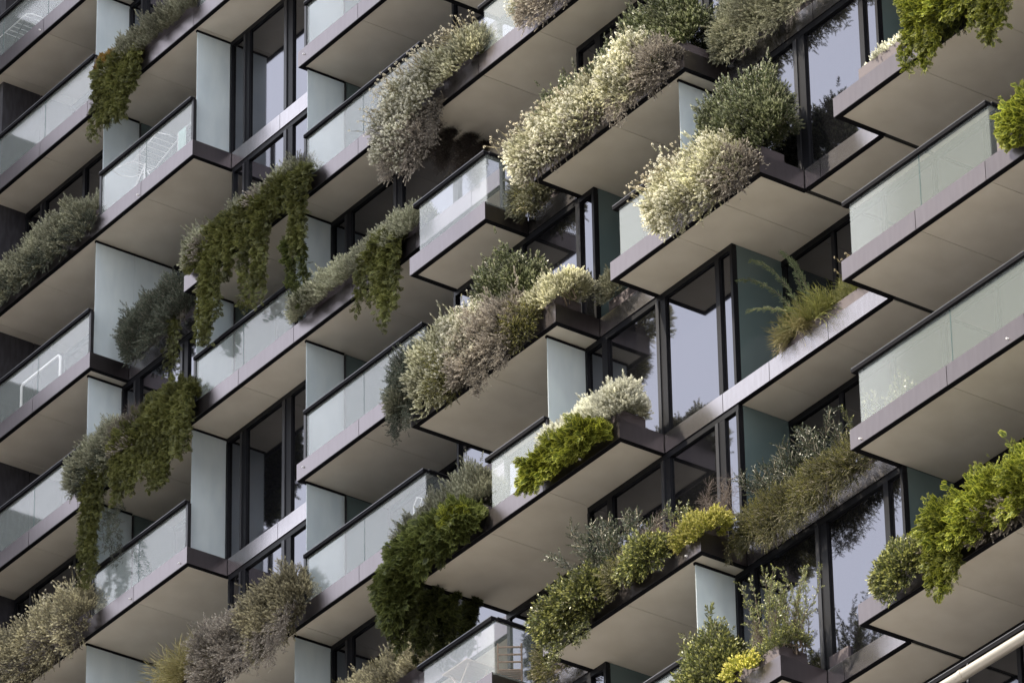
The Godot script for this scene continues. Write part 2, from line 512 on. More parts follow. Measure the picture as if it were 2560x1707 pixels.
# a leafy twig along +y: n narrow leaves round it
func twig(n: int, length: float, l: float, w: float, spread: float, c0: Color, c1: Color, tip: Color, tip_from: float) -> ArrayMesh:
	var st := SurfaceTool.new()
	st.begin(Mesh.PRIMITIVE_TRIANGLES)
	leaf(st, Vector3.ZERO, Vector3.UP, Vector3.RIGHT, length, 0.006, lin(0.1, 0.08, 0.05))
	for i in n:
		var t := (i + 0.5) / n
		var a := i * 2.4 + rng.randf() * 0.7
		var out := Vector3(cos(a), 0, sin(a))
		var d := (out * spread * (1.0 - 0.45 * t) + Vector3.UP * (0.5 + 0.6 * t) + rand_dir() * 0.15).normalized()
		var side := d.cross(out.cross(Vector3.UP).lerp(rand_dir(), 0.5)).normalized()
		leaf(st, Vector3.UP * length * (0.06 + 0.9 * t), d, side, l * (1.0 - 0.35 * t) * rng.randf_range(0.8, 1.2), w, tip if t > tip_from else c0.lerp(c1, rng.randf()))
	return st.commit()

# a flat feathery conifer spray along +y
func spray(length: float, c0: Color, c1: Color, tip: Color) -> ArrayMesh:
	var st := SurfaceTool.new()
	st.begin(Mesh.PRIMITIVE_TRIANGLES)
	for i in 11:
		var t := (i + 0.5) / 11.0
		for s in [-1.0, 1.0]:
			var d := Vector3(s * 0.75, 0.75, rng.randf_range(-0.3, 0.3)).normalized()
			var l := length * 0.42 * (1.0 - 0.7 * t) + 0.02
			var p := Vector3(0, length * t, 0)
			for q in 3:
				var u := q / 3.0
				leaf(st, p + d * l * u, (d + Vector3(s * -0.2, 0.3, 0) * u + rand_dir() * 0.12).normalized(), Vector3(-d.y * s, d.x * s, rng.randf_range(-0.6, 0.6)).normalized(), l * 0.5, 0.080 * length + 0.002, tip if u > 0.6 else c0.lerp(c1, rng.randf()))
	leaf(st, Vector3.UP * length * 0.85, Vector3.UP, Vector3.RIGHT, 0.05, 0.016, tip)
	return st.commit()

# a short leafy stalk ending in a small rounded head of pale flowers
func flower_twig(length: float, stalk: Color, head: Color, head2: Color, leaves: int, leafc: Color) -> ArrayMesh:
	var st := SurfaceTool.new()
	st.begin(Mesh.PRIMITIVE_TRIANGLES)
	leaf(st, Vector3.ZERO, Vector3.UP, Vector3.RIGHT, length, 0.006, stalk)
	leaf(st, Vector3.ZERO, Vector3.UP, Vector3.BACK, length, 0.006, stalk)
	for i in leaves:
		var d := (rand_dir() + Vector3.UP * 0.9).normalized()
		leaf(st, Vector3.UP * length * rng.randf_range(0.05, 0.8), d, d.cross(rand_dir()).normalized(), 0.034, 0.011, leafc)
	for i in 13:
		var d := (rand_dir() + Vector3.UP * 0.5).normalized()
		leaf(st, Vector3.UP * length + d * 0.008, d, d.cross(rand_dir()).normalized(), 0.020, 0.015, head.lerp(head2, rng.randf()))
	return st.commit()

func blades(n: int, length: float, c0: Color, c1: Color, arch: float) -> ArrayMesh:
	var st := SurfaceTool.new()
	st.begin(Mesh.PRIMITIVE_TRIANGLES)
	for i in n:
		var a := rng.randf() * TAU
		var out := Vector3(cos(a), 0, sin(a))
		var d := (Vector3.UP + out * rng.randf_range(0.1, 0.7)).normalized()
		var p := out * 0.02
		var l := length * rng.randf_range(0.6, 1.1)
		var c := c0.lerp(c1, rng.randf())
		for q in 4:
			leaf(st, p, d, d.cross(out.rotated(Vector3.UP, rng.randf() * 2.0)).normalized(), l * 0.32, 0.009, c)
			p += d * l * 0.25
			d = (d + (out * 0.5 - Vector3.UP * 0.35) * arch).normalized()
	return st.commit()

func sticks(n: int, length: float, c0: Color, c1: Color) -> ArrayMesh:
	var st := SurfaceTool.new()
	st.begin(Mesh.PRIMITIVE_TRIANGLES)
	for i in n:
		var d := (rand_dir() + Vector3.UP * 1.3).normalized()
		var p := rand_dir() * 0.02
		for q in 3:
			leaf(st, p, d, d.cross(rand_dir()).normalized(), length * 0.42, 0.0075, c0.lerp(c1, rng.randf()))
			p += d * length * 0.33
			d = (d + rand_dir() * 0.4).normalized()
	return st.commit()

func make_sprigs() -> void:
	var g := func(r, gg, b): return Color(r, gg, b)
	sprigs.rosemary = [twig(22, 0.17, 0.052, 0.011, 0.75, g.call(0.13, 0.138, 0.085), g.call(0.225, 0.235, 0.155), g.call(0.32, 0.325, 0.23), 0.75), M.leaf]
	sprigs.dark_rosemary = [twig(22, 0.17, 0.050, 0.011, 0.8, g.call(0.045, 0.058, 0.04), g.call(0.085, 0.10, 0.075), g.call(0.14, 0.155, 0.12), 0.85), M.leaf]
	sprigs.silver = [twig(22, 0.15, 0.048, 0.012, 0.8, g.call(0.22, 0.23, 0.16), g.call(0.38, 0.38, 0.29), g.call(0.60, 0.60, 0.50), 0.6), M.leaf]
	sprigs.juniper = [spray(0.155, g.call(0.045, 0.055, 0.015), g.call(0.095, 0.105, 0.03), g.call(0.15, 0.155, 0.05)), M.leaf]
	sprigs.rusty = [spray(0.18, g.call(0.13, 0.07, 0.015), g.call(0.20, 0.12, 0.03), g.call(0.26, 0.18, 0.05)), M.leaf]
	sprigs.deep_juniper = [spray(0.18, g.call(0.026, 0.035, 0.010), g.call(0.058, 0.074, 0.019), g.call(0.125, 0.145, 0.04)), M.leaf]
	sprigs.conifer = [spray(0.14, g.call(0.055, 0.08, 0.011), g.call(0.155, 0.19, 0.024), g.call(0.37, 0.395, 0.06)), M.leaf]
	sprigs.gold = [flower_twig(0.14, g.call(0.24, 0.21, 0.12), g.call(0.82, 0.81, 0.70), g.call(0.64, 0.62, 0.51), 16, g.call(0.34, 0.345, 0.24)), M.leaf]
	sprigs.stalk = [flower_twig(0.27, g.call(0.3, 0.26, 0.16), g.call(0.80, 0.75, 0.58), g.call(0.62, 0.56, 0.42), 7, g.call(0.3, 0.28, 0.16)), M.leaf]
	sprigs.olive = [twig(24, 0.16, 0.036, 0.012, 0.85, g.call(0.17, 0.175, 0.09), g.call(0.34, 0.34, 0.20), g.call(0.60, 0.59, 0.43), 0.66), M.leaf]
	sprigs.brown = [twig(22, 0.16, 0.036, 0.014, 0.9, g.call(0.18, 0.158, 0.135), g.call(0.32, 0.285, 0.245), g.call(0.47, 0.43, 0.36), 0.78), M.leaf]
	sprigs.helichrysum = [twig(22, 0.17, 0.042, 0.015, 0.85, g.call(0.19, 0.175, 0.11), g.call(0.33, 0.305, 0.20), g.call(0.50, 0.46, 0.30), 0.7), M.leaf]
	sprigs.dark = [twig(20, 0.18, 0.056, 0.020, 0.8, g.call(0.035, 0.048, 0.017), g.call(0.080, 0.098, 0.036), g.call(0.25, 0.27, 0.15), 0.80), M.leaf_glossy]
	sprigs.leafy = [twig(13, 0.19, 0.082, 0.026, 0.85, g.call(0.045, 0.058, 0.020), g.call(0.125, 0.14, 0.045), g.call(0.28, 0.285, 0.09), 0.82), M.leaf_glossy]
	sprigs.wild = [twig(16, 0.17, 0.042, 0.012, 0.9, g.call(0.042, 0.045, 0.015), g.call(0.085, 0.092, 0.028), g.call(0.16, 0.15, 0.05), 0.8), M.leaf]
	sprigs.tall_wild = [twig(16, 0.24, 0.055, 0.020, 0.7, g.call(0.022, 0.032, 0.018), g.call(0.045, 0.06, 0.032), g.call(0.08, 0.095, 0.05), 0.85), M.leaf_glossy]
	sprigs.grass = [blades(14, 0.55, g.call(0.10, 0.125, 0.03), g.call(0.24, 0.235, 0.075), 0.55), M.leaf]
	sprigs.straw = [blades(14, 0.5, g.call(0.30, 0.28, 0.09), g.call(0.52, 0.45, 0.22), 0.5), M.leaf]
	sprigs.twigs = [sticks(9, 0.34, g.call(0.10, 0.08, 0.07), g.call(0.22, 0.18, 0.16)), M.leaf]
	sprigs.lime = [twig(16, 0.13, 0.042, 0.020, 0.9, g.call(0.24, 0.26, 0.03), g.call(0.42, 0.42, 0.06), g.call(0.60, 0.56, 0.16), 0.7), M.leaf]

# plant bookkeeping: {node, at, sprigs: {kind: [transforms, colours]}}
func plant(called: String, label: String, category: String, o: Vector3, k: int, x: float, z := -0.28) -> Dictionary:
	var at := Vector3(o.x + x, o.y + k * H + 0.52, o.z + z)
	return {"node": thing(called, label, category, at, "plants growing in the balcony planters"), "at": at, "o": Vector3(o.x, o.y + k * H, o.z), "sprigs": {}}

func add_sprig(p: Dictionary, kind: String, at: Vector3, dir: Vector3, s: float, tint: Color) -> void:
	if not p.sprigs.has(kind):
		p.sprigs[kind] = [[], []]
	var d := dir.normalized()
	var a := d.cross(Vector3(0.37, 0.41, 0.83)).normalized().rotated(d, rng.randf() * TAU)
	p.sprigs[kind][0].append(Transform3D(Basis(a * s, d * s, a.cross(d) * s), at - p.at))
	p.sprigs[kind][1].append(tint)

# sprigs through the outer part of a rounded bank along x; angles run from 0 (outwards) to 90 (up) and 180 (to the wall)
# q: lean (how far sprigs follow the bank's normal), up, fall (droop), rin (inner share), lump, taper, s (size), tone
func mound(p: Dictionary, kind: String, xa: float, xb: float, yc: float, zc: float, ry: float, rz: float, n: int, q := {}) -> void:
	var x0 := xa + 0.28 * minf(rz, (xb - xa) * 0.4)
	var x1 := xb - 0.50 * minf(rz, (xb - xa) * 0.4)
	var a0: float = deg_to_rad(q.get("a0", -30.0))
	var a1: float = deg_to_rad(q.get("a1", 180.0))
	var taper: float = q.get("taper", 0.36)
	var lump: float = q.get("lump", 0.65)
	var up: float = q.get("up", 0.35)
	var tone: float = q.get("tone", 1.0)
	var size: float = q.get("s", 1.0)
	var rin: float = q.get("rin", 0.5)
	var seed_: float = rng.randf() * 100.0
	for i in int(n * 1.3):
		var x := rng.randf_range(x0, x1)
		var e := clampf(minf(x - x0, x1 - x) / taper, 0.0, 1.0)
		var sc := sqrt(maxf(0.03, 1.0 - (1.0 - e) * (1.0 - e)))
		var a := rng.randf_range(a0, a1)
		var bump := 0.71 + lump * 0.85 * noise.get_noise_3d(x * 90.0 + seed_, sin(a) * 45.0 + seed_, cos(a) * 45.0) + lump * 0.5 * noise.get_noise_3d(x * 260.0, sin(a) * 130.0 + seed_, cos(a) * 130.0)
		var r := lerpf(rin, 1.0, sqrt(rng.randf())) * bump * sc * (1.0 if rng.randf() > 0.09 else rng.randf_range(1.04, 1.36))
		var nrm := Vector3(0.0 if e >= 1.0 else (1.0 - e) * signf(x - (x0 + x1) * 0.5), sin(a) * rz, cos(a) * ry).normalized()
		var at: Vector3 = p.o + Vector3(x, yc + sin(a) * ry * r, zc + cos(a) * rz * r)
		var d: Vector3 = nrm * (q.get("lean", 0.8) as float) + Vector3.UP * (up - (q.get("fall", 0.0) as float) * maxf(0.0, cos(a))) + rand_dir() * 0.45
		var light := clampf(1.0 + 0.8 * noise.get_noise_3d(at.x * 60.0, at.y * 60.0, at.z * 60.0 + seed_) + rng.randfn() * 0.13, 0.4, 1.7) * tone
		add_sprig(p, kind, at, d, size * rng.randf_range(0.55, 1.2), Color(light, light, light))

# hanging curtain of trailing shoots between x0 and x1, from y_top over the edge down to lengths l0..l1
func curtain(p: Dictionary, kind: String, x0: float, x1: float, y_top: float, z: float, l0: float, l1: float, strands: int, q := {}) -> void:
	var tone: float = q.get("tone", 1.0)
	var size: float = q.get("s", 1.0)
	for i in strands:
		var x := rng.randf_range(x0, x1)
		if q.has("at"):
			x = (q.at as Array)[i % (q.at as Array).size()] + rng.randfn() * 0.085
		var mid := 1.0 - absf((x - (x0 + x1) * 0.5) / maxf(0.01, (x1 - x0) * 0.5))
		var l := lerpf(l0, l1, clampf(rng.randf() * 0.75 + mid * 0.35 + 0.5 * noise.get_noise_1d(x * 80.0), 0.0, 1.0))
		var at: Vector3 = p.o + Vector3(x, y_top, z - 0.12)
		var v := Vector3(rng.randfn() * 0.12, 0.25, 0.55)
		var step := 0.055
		var steps := int(l / step) + 3
		for k in steps:
			at += v.normalized() * step
			v = v.lerp(Vector3(rng.randfn() * 0.35 + (q.get("sway", 0.0) as float), -1.0, 0.03), 0.33 if k > 1 else 0.1)
			var t := float(k) / steps
			for s in 3:
				var d := v.normalized() * 0.75 + rand_dir() * 0.75 + Vector3(0, 0.1, 0.15)
				var light := clampf(1.0 + 0.8 * noise.get_noise_3d(at.x * 60.0, at.y * 60.0, at.z * 60.0) + rng.randfn() * 0.12, 0.45, 1.6) * tone
				add_sprig(p, kind, at + rand_dir() * 0.045, d, size * rng.randf_range(0.6, 1.05) * (1.1 - 0.4 * t), Color(light, light, light))

# an upright open shrub: stems rising from the soil with leaves along them
func shrub(p: Dictionary, kind: String, x0: float, x1: float, z: float, h: float, stems: int, q := {}) -> void:
	var runs := []
	for i in stems:
		var at: Vector3 = p.o + Vector3(rng.randf_range(x0, x1), 0.5, z + rng.randf_range(-0.15, 0.15))
		var v := Vector3(rng.randfn() * 0.22 + (q.get("sway", 0.0) as float), 1.0, rng.randfn() * 0.2 + (q.get("out", 0.1) as float)).normalized()
		var l := h * rng.randf_range(0.55, 1.05)
		var run := [at - p.at]
		var n := maxi(4, int(l / 0.06))
		for k in n:
			at += v * (l / n)
			v = (v + Vector3(rng.randfn() * 0.12, 0.02, rng.randfn() * 0.12)).normalized()
			if k % 3 == 2 or k == n - 1:
				run.append(at - p.at)
			if k > n * (q.get("bare", 0.2) as float):
				for s in (q.get("per", 2) as int):
					var light := clampf(1.0 + rng.randfn() * 0.2, 0.5, 1.6) * (q.get("tone", 1.0) as float)
					add_sprig(p, kind, at + rand_dir() * 0.03, v + rand_dir() * 0.9, (q.get("s", 1.0) as float) * rng.randf_range(0.55, 1.0), Color(light, light, light))
		runs.append(run)
	tubes_in(p.node, "stem", M.bark, runs, 0.009, 0.003, 4)

func stalks(p: Dictionary, kind: String, x0: float, x1: float, yc: float, zc: float, ry: float, rz: float, n: int, dir: Vector3, spread := 0.4) -> void:
	for i in n:
		var a := deg_to_rad(rng.randf_range(10, 150))
		var at: Vector3 = p.o + Vector3(rng.randf_range(x0, x1), yc + sin(a) * ry, zc + cos(a) * rz)
		add_sprig(p, kind, at, dir + rand_dir() * spread, rng.randf_range(0.75, 1.25), Color.WHITE * rng.randf_range(0.85, 1.15))

func done(p: Dictionary) -> void:
	for kind in p.sprigs:
		var mm := MultiMesh.new()
		mm.transform_format = MultiMesh.TRANSFORM_3D
		mm.use_colors = true
		mm.mesh = sprigs[kind][0]
		var ts: Array = p.sprigs[kind][0]
		var cs: Array = p.sprigs[kind][1]
		mm.instance_count = ts.size()
		for i in ts.size():
			mm.set_instance_transform(i, ts[i])
			mm.set_instance_color(i, cs[i])
		var o := MultiMeshInstance3D.new()
		o.multimesh = mm
		o.material_override = sprigs[kind][1]
		put(p.node, o, "flowers" if kind in ["gold", "stalk"] else "twigs" if kind == "twigs" else "foliage")
		o.set_meta("kind", "stuff")
	# woody base rooted in the planter
	var runs := []
	for i in 5:
		var at := Vector3(rng.randf_range(-0.4, 0.4), -0.1, 0)
		runs.append([at, at + Vector3(rng.randfn() * 0.06, 0.12, 0.05), at + Vector3(rng.randfn() * 0.12, 0.22, 0.14)])
	tubes_in(p.node, "woody_base", M.bark, runs, 0.016, 0.007, 5)

func plants_left() -> void:
	var o := LEFT
	var p: Dictionary
	# --- slab 3
	p = plant("lavender_bush", "grey green rosemary-like hedge along the topmost planter at the upper left", "shrub", o, 3, -12.9)
	mound(p, "rosemary", -14.6, -10.9, 0.50, -0.16, 0.72, 0.45, 4600, {"a0": -20, "up": 0.6, "tone": 0.8})
	done(p)
	p = plant("hanging_juniper", "olive juniper with a rusty tip hanging at the left end of the topmost hedge", "trailing plant", o, 3, -14.0)
	mound(p, "juniper", -14.75, -13.3, 0.45, 0.02, 0.40, 0.30, 500, {"a0": -60, "fall": 0.6})
	mound(p, "rusty", -14.7, -13.9, 0.58, 0.05, 0.34, 0.28, 260, {"a0": 0, "up": 0.6})
	curtain(p, "juniper", -14.7, -13.1, 0.45, 0.03, 0.8, 1.55, 44)
	done(p)
	# --- slab 2
	p = plant("lavender_bush", "long grey green hedge left of the balcony with the airer, spilling over its fascia", "shrub", o, 2, -17.4)
	mound(p, "rosemary", -20.4, -14.65, 0.52, -0.10, 0.74, 0.46, 6500, {"a0": -55, "up": 0.45})
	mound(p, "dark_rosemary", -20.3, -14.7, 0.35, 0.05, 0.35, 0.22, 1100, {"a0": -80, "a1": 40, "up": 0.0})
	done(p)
	# --- slab 1
	p = plant("hanging_juniper", "large olive juniper with brown patches trailing down past two storeys, left of centre", "trailing plant", o, 1, -9.3)
	mound(p, "juniper", -11.2, -7.1, 0.45, 0.0, 0.42, 0.34, 1800, {"a0": -60, "fall": 0.5})
	mound(p, "brown", -10.9, -9.9, 0.42, 0.10, 0.40, 0.30, 380, {"a0": -50, "fall": 0.5, "tone": 0.7})
	mound(p, "brown", -9.0, -7.9, 0.45, 0.10, 0.38, 0.30, 280, {"a0": -20, "tone": 0.8})
	curtain(p, "juniper", -10.7, -9.3, 0.4, 0.10, 0.2, 0.75, 18)
	curtain(p, "juniper", -10.7, -9.2, 0.4, 0.10, 1.7, 2.5, 13, {"at": [-10.35, -10.15, -10.0]})
	curtain(p, "juniper", -9.6, -9.3, 0.4, 0.10, 0.6, 1.3, 5, {"at": [-9.45]})
	curtain(p, "juniper", -9.2, -7.7, 0.4, 0.10, 0.2, 0.8, 20)
	curtain(p, "juniper", -8.8, -8.0, 0.4, 0.12, 1.3, 2.5, 12, {"at": [-8.75, -8.5, -8.3]})
	curtain(p, "juniper", -7.8, -6.75, 0.4, 0.10, 0.2, 0.9, 12)
	curtain(p, "juniper", -7.4, -6.75, 0.4, 0.10, 1.2, 1.9, 12, {"at": [-7.2, -6.95]})
	curtain(p, "deep_juniper", -7.6, -7.2, -0.9, 0.06, 1.4, 2.0, 4, {"sway": 0.3})
	done(p)
	p = plant("lavender_bush", "grey green bushes on top of the large trailing juniper", "shrub", o, 1, -9.6)
	mound(p, "rosemary", -11.3, -10.0, 0.55, -0.02, 0.58, 0.42, 1300, {"a0": -40, "up": 0.4, "tone": 1.25})
	mound(p, "rosemary", -10.1, -8.8, 0.55, -0.14, 0.62, 0.36, 1100, {"a0": 10, "up": 0.5, "tone": 1.0})
	mound(p, "rosemary", -8.9, -6.9, 0.50, -0.14, 0.62, 0.40, 1700, {"a0": 0, "up": 0.6, "tone": 1.05})
	done(p)
	p = plant("rosemary_bush", "dark round rosemary bush on the window ledge beside the tall frosted screen", "shrub", o, 1, -13.2, -1.2)
	mound(p, "dark_rosemary", -14.85, -12.0, 0.68, -0.85, 0.80, 0.50, 4800, {"a0": -70, "up": 0.4, "lump": 0.6})
	curtain(p, "brown", -13.3, -12.4, 0.35, -0.72, 0.3, 0.9, 5, {"tone": 0.6, "s": 0.6})
	curtain(p, "juniper", -13.0, -12.6, 0.3, -0.74, 1.2, 1.9, 4, {"s": 0.7, "tone": 0.8})
	done(p)
	# --- slab 0
	p = plant("rosemary_bush", "pale grey rosemary bush at the left end of the middle hanging planter", "shrub", o, 0, -14.3)
	mound(p, "rosemary", -15.35, -13.0, 0.62, 0.06, 0.62, 0.44, 2600, {"a0": -70, "up": 0.3, "tone": 1.1})
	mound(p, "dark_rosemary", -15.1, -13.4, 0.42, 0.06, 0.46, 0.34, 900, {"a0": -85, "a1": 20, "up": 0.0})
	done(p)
	p = plant("hanging_juniper", "olive juniper curtain with dry brown twigs, right of the pale rosemary bush", "trailing plant", o, 0, -12.3)
	mound(p, "juniper", -13.7, -10.7, 0.42, 0.08, 0.58, 0.38, 1700, {"a0": -60, "fall": 0.5})
	mound(p, "twigs", -13.8, -12.2, 0.52, 0.02, 0.62, 0.40, 420, {"a0": 0, "tone": 1.1, "s": 0.7})
	mound(p, "brown", -13.6, -12.3, 0.35, 0.18, 0.50, 0.30, 420, {"a0": -60, "tone": 0.6})
	curtain(p, "juniper", -13.5, -12.3, 0.35, 0.16, 0.6, 1.6, 40)
	curtain(p, "juniper", -12.4, -10.75, 0.5, 0.16, 0.7, 1.9, 74, {"tone": 1.05})
	done(p)
	p = plant("hanging_juniper", "single long olive juniper strand hanging before the lower left balustrade", "trailing plant", o, 0, -14.4)
	curtain(p, "juniper", -14.7, -13.9, 0.45, 0.12, 1.2, 2.6, 16, {"tone": 0.95, "at": [-14.4, -14.25, -14.1]})
	curtain(p, "juniper", -14.8, -13.9, 0.45, 0.14, 2.2, 2.9, 5, {"tone": 0.9, "at": [-14.35], "sway": 0.05})
	curtain(p, "dark_rosemary", -14.0, -13.4, -0.9, 0.10, 0.9, 1.6, 5, {"sway": 0.3, "s": 0.8, "tone": 0.8})
	done(p)
	p = plant("lavender_bush", "silver green lavender row along the planter left of the small glass balcony", "shrub", o, 0, -5.4)
	mound(p, "rosemary", -7.65, -3.0, 0.50, -0.10, 0.50, 0.42, 5000, {"a0": -35, "up": 0.45, "tone": 1.3, "lump": 0.5})
	done(p)
	p = plant("hanging_juniper", "yellowish juniper strand trailing over the middle of the lavender row", "trailing plant", o, 0, -4.3)
	mound(p, "juniper", -5.0, -3.7, 0.42, 0.06, 0.32, 0.28, 330, {"a0": -60, "fall": 0.6, "tone": 1.2})
	curtain(p, "juniper", -4.95, -4.45, 0.45, 0.08, 0.4, 1.3, 7, {"tone": 1.2})
	curtain(p, "juniper", -4.5, -3.75, 0.45, 0.10, 1.0, 2.1, 13, {"tone": 1.35, "at": [-4.3, -3.95]})
	done(p)
	# --- slab -1
	p = plant("everlasting_bush", "big pale golden grey bush overhanging the lower left corner planter", "shrub", o, -1, -17.3)
	mound(p, "helichrysum", -20.4, -14.25, 0.42, 0.04, 0.90, 0.60, 8200, {"a0": -75, "up": 0.2, "fall": 0.2, "tone": 1.15})
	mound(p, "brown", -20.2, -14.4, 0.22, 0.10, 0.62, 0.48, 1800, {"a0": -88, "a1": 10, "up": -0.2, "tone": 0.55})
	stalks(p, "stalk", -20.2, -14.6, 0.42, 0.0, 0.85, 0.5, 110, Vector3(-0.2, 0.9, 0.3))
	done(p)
	# --- slab -2
	p = plant("everlasting_bush", "grey brown overhanging bush at the bottom, between the yellow grass and glass balcony", "shrub", o, -2, -8.6)
	mound(p, "brown", -10.7, -8.2, 0.40, 0.06, 0.86, 0.56, 3700, {"a0": -75, "up": 0.1, "tone": 0.95})
	mound(p, "helichrysum", -8.9, -6.75, 0.40, 0.06, 0.92, 0.58, 3900, {"a0": -80, "up": 0.2, "tone": 0.9})
	curtain(p, "brown", -9.0, -7.0, 0.1, 0.34, 0.3, 1.1, 26)
	done(p)
	p = plant("grass_tuft", "yellow green ornamental grass at the bottom, left of the grey brown bush", "grass", o, -2, -10.9)
	mound(p, "straw", -11.5, -10.4, 0.45, 0.02, 0.25, 0.22, 130, {"a0": -10, "up": 0.2, "lean": 1.2, "s": 1.35, "tone": 0.8})
	done(p)
	# --- slab -3
	p = plant("lavender_bush", "pale straw coloured wispy hedge at the bottom left of the balcony with the chair", "shrub", o, -3, -4.9)
	mound(p, "helichrysum", -7.4, -2.45, 0.55, -0.08, 0.70, 0.50, 5200, {"a0": -30, "up": 0.7, "tone": 1.25})
	mound(p, "straw", -7.0, -2.6, 0.62, -0.1, 0.55, 0.4, 320, {"a0": 20, "up": 0.9, "s": 0.55, "tone": 0.9})
	done(p)

func plants_right() -> void:
	var o := RIGHT
	var p: Dictionary
	# --- slab 1
	p = plant("everlasting_bush", "pale golden flowering bush spilling over the upper middle corner, brown below", "shrub", o, 1, 0.9)
	mound(p, "olive", -0.2, 2.5, 0.50, -0.02, 0.58, 0.42, 2400, {"a0": -50, "up": 0.4, "tone": 1.1, "lump": 0.6})
	mound(p, "rosemary", 1.2, 2.6, 0.52, -0.06, 0.52, 0.38, 800, {"a0": -20, "up": 0.5, "tone": 1.1})
	mound(p, "gold", -0.45, 1.4, 0.42, 0.06, 0.66, 0.44, 1100, {"a0": -60, "up": 0.3, "rin": 0.75, "lump": 0.6})
	mound(p, "gold", -0.75, 0.5, -0.1, 0.16, 0.82, 0.36, 900, {"a0": -80, "up": 0.0, "rin": 0.6, "tone": 0.9, "lump": 0.7})
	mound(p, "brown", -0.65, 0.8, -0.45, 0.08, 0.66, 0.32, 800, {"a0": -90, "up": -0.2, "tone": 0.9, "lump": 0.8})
	curtain(p, "brown", -0.3, 1.1, 0.0, 0.0, 0.6, 1.2, 26, {"tone": 0.55})
	stalks(p, "stalk", -0.4, 2.2, 0.45, 0.0, 0.60, 0.40, 230, Vector3(-0.5, 0.7, 0.5), 0.55)
	stalks(p, "stalk", -0.75, 0.3, 0.0, 0.14, 0.6, 0.32, 70, Vector3(-0.6, 0.35, 0.6), 0.5)
	done(p)
	p = plant("dry_vine", "dark dry vine hanging under the corner of the pale golden flowering bush", "trailing plant", o, 1, 0.9, -0.5)
	for z in [-0.35, -0.7, -1.1, -1.45]:
		curtain(p, "twigs", 0.0, 0.5, -0.05, z, 0.3, 0.9, 13, {"tone": 0.55, "s": 0.55})
		curtain(p, "brown", 0.0, 0.4, -0.05, z, 0.2, 0.8, 9, {"tone": 0.4})
	done(p)
	p = plant("everlasting_bush", "small brownish golden bush at the top edge over a glass balcony", "shrub", o, 1, 4.4)
	mound(p, "brown", 3.6, 5.6, 0.30, 0.12, 0.52, 0.42, 1500, {"a0": -80, "up": 0.0, "tone": 1.05})
	mound(p, "gold", 3.5, 5.2, 0.40, 0.12, 0.52, 0.42, 500, {"a0": -30, "rin": 0.8})
	curtain(p, "brown", 4.6, 5.2, 0.1, 0.2, 0.3, 0.7, 6, {"tone": 0.6})
	done(p)
	# --- slab 0
	p = plant("everlasting_bush", "lower golden flowering clump of the long upper right planter", "shrub", o, 0, 4.9)
	mound(p, "olive", 3.5, 6.3, 0.32, 0.10, 0.66, 0.48, 2600, {"a0": -70, "up": 0.2, "tone": 1.1})
	mound(p, "gold", 3.4, 6.2, 0.34, 0.12, 0.68, 0.50, 1500, {"a0": -60, "up": 0.25, "rin": 0.78})
	mound(p, "brown", 3.6, 6.2, 0.26, 0.12, 0.46, 0.42, 900, {"a0": -90, "a1": 0, "up": -0.2, "tone": 0.7})
	stalks(p, "stalk", 3.4, 6.0, 0.35, 0.12, 0.52, 0.42, 130, Vector3(-0.45, 0.6, 0.6), 0.5)
	done(p)
	p = plant("everlasting_bush", "upper yellowish clump of the long upper right planter, brown on its right side", "shrub", o, 0, 7.0)
	mound(p, "olive", 6.1, 7.7, 0.40, 0.14, 0.74, 0.50, 2000, {"a0": -70, "up": 0.3, "tone": 1.25, "lump": 0.7})
	mound(p, "gold", 6.1, 7.7, 0.44, 0.14, 0.74, 0.52, 800, {"a0": -50, "rin": 0.8, "tone": 1.05})
	mound(p, "brown", 6.9, 8.2, 0.2, 0.14, 0.64, 0.48, 1100, {"a0": -85, "up": 0.0, "tone": 0.75})
	curtain(p, "brown", 6.2, 7.2, 0.1, 0.24, 0.3, 0.75, 14, {"tone": 0.7})
	done(p)
	p = plant("evergreen_shrub", "dark green evergreen shrubs standing behind the golden clumps, upper right of centre", "shrub", o, 0, 5.9, -0.45)
	mound(p, "dark", 3.3, 5.3, 0.90, -0.40, 0.88, 0.40, 2300, {"a0": -20, "up": 0.6, "lump": 0.9, "tone": 1.0})
	mound(p, "dark", 4.9, 6.5, 0.90, -0.40, 1.00, 0.40, 1900, {"a0": -20, "up": 0.6, "lump": 0.9, "tone": 1.0})
	mound(p, "dark", 6.2, 8.35, 0.95, -0.32, 1.02, 0.52, 3600, {"a0": -50, "up": 0.5, "lump": 0.9, "tone": 1.0})
	done(p)
	p = plant("rosemary_bush", "wispy grey green rosemary spilling down before the top right windows", "shrub", o, 0, 9.8, -1.2)
	mound(p, "rosemary", 7.95, 9.7, 0.72, -0.82, 0.66, 0.40, 2300, {"a0": -75, "up": 0.15, "tone": 0.95})
	mound(p, "rosemary", 9.3, 12.1, 0.62, -0.82, 0.62, 0.40, 2600, {"a0": -70, "up": 0.15, "tone": 0.85})
	curtain(p, "rosemary", 8.3, 11.4, 0.35, -0.66, 0.1, 0.4, 24)
	done(p)
	p = plant("evergreen_shrub", "dark upright shrub behind the wispy rosemary at the top edge", "shrub", o, 0, 8.7, -1.25)
	mound(p, "dark", 7.85, 9.6, 1.2, -1.1, 0.85, 0.40, 1500, {"a0": -60, "up": 0.5, "lump": 0.9, "tone": 0.7})
	mound(p, "dark", 9.4, 11.4, 1.1, -1.12, 0.85, 0.36, 1300, {"a0": -60, "up": 0.5, "lump": 0.9, "tone": 0.7})
	done(p)
	p = plant("rosemary_bush", "small wispy grey green bush beside the small glass balcony at centre", "shrub", o, 0, 2.8, -1.2)
	mound(p, "rosemary", 2.05, 3.45, 0.55, -0.80, 0.62, 0.40, 1700, {"a0": -70, "up": 0.2, "tone": 0.75})
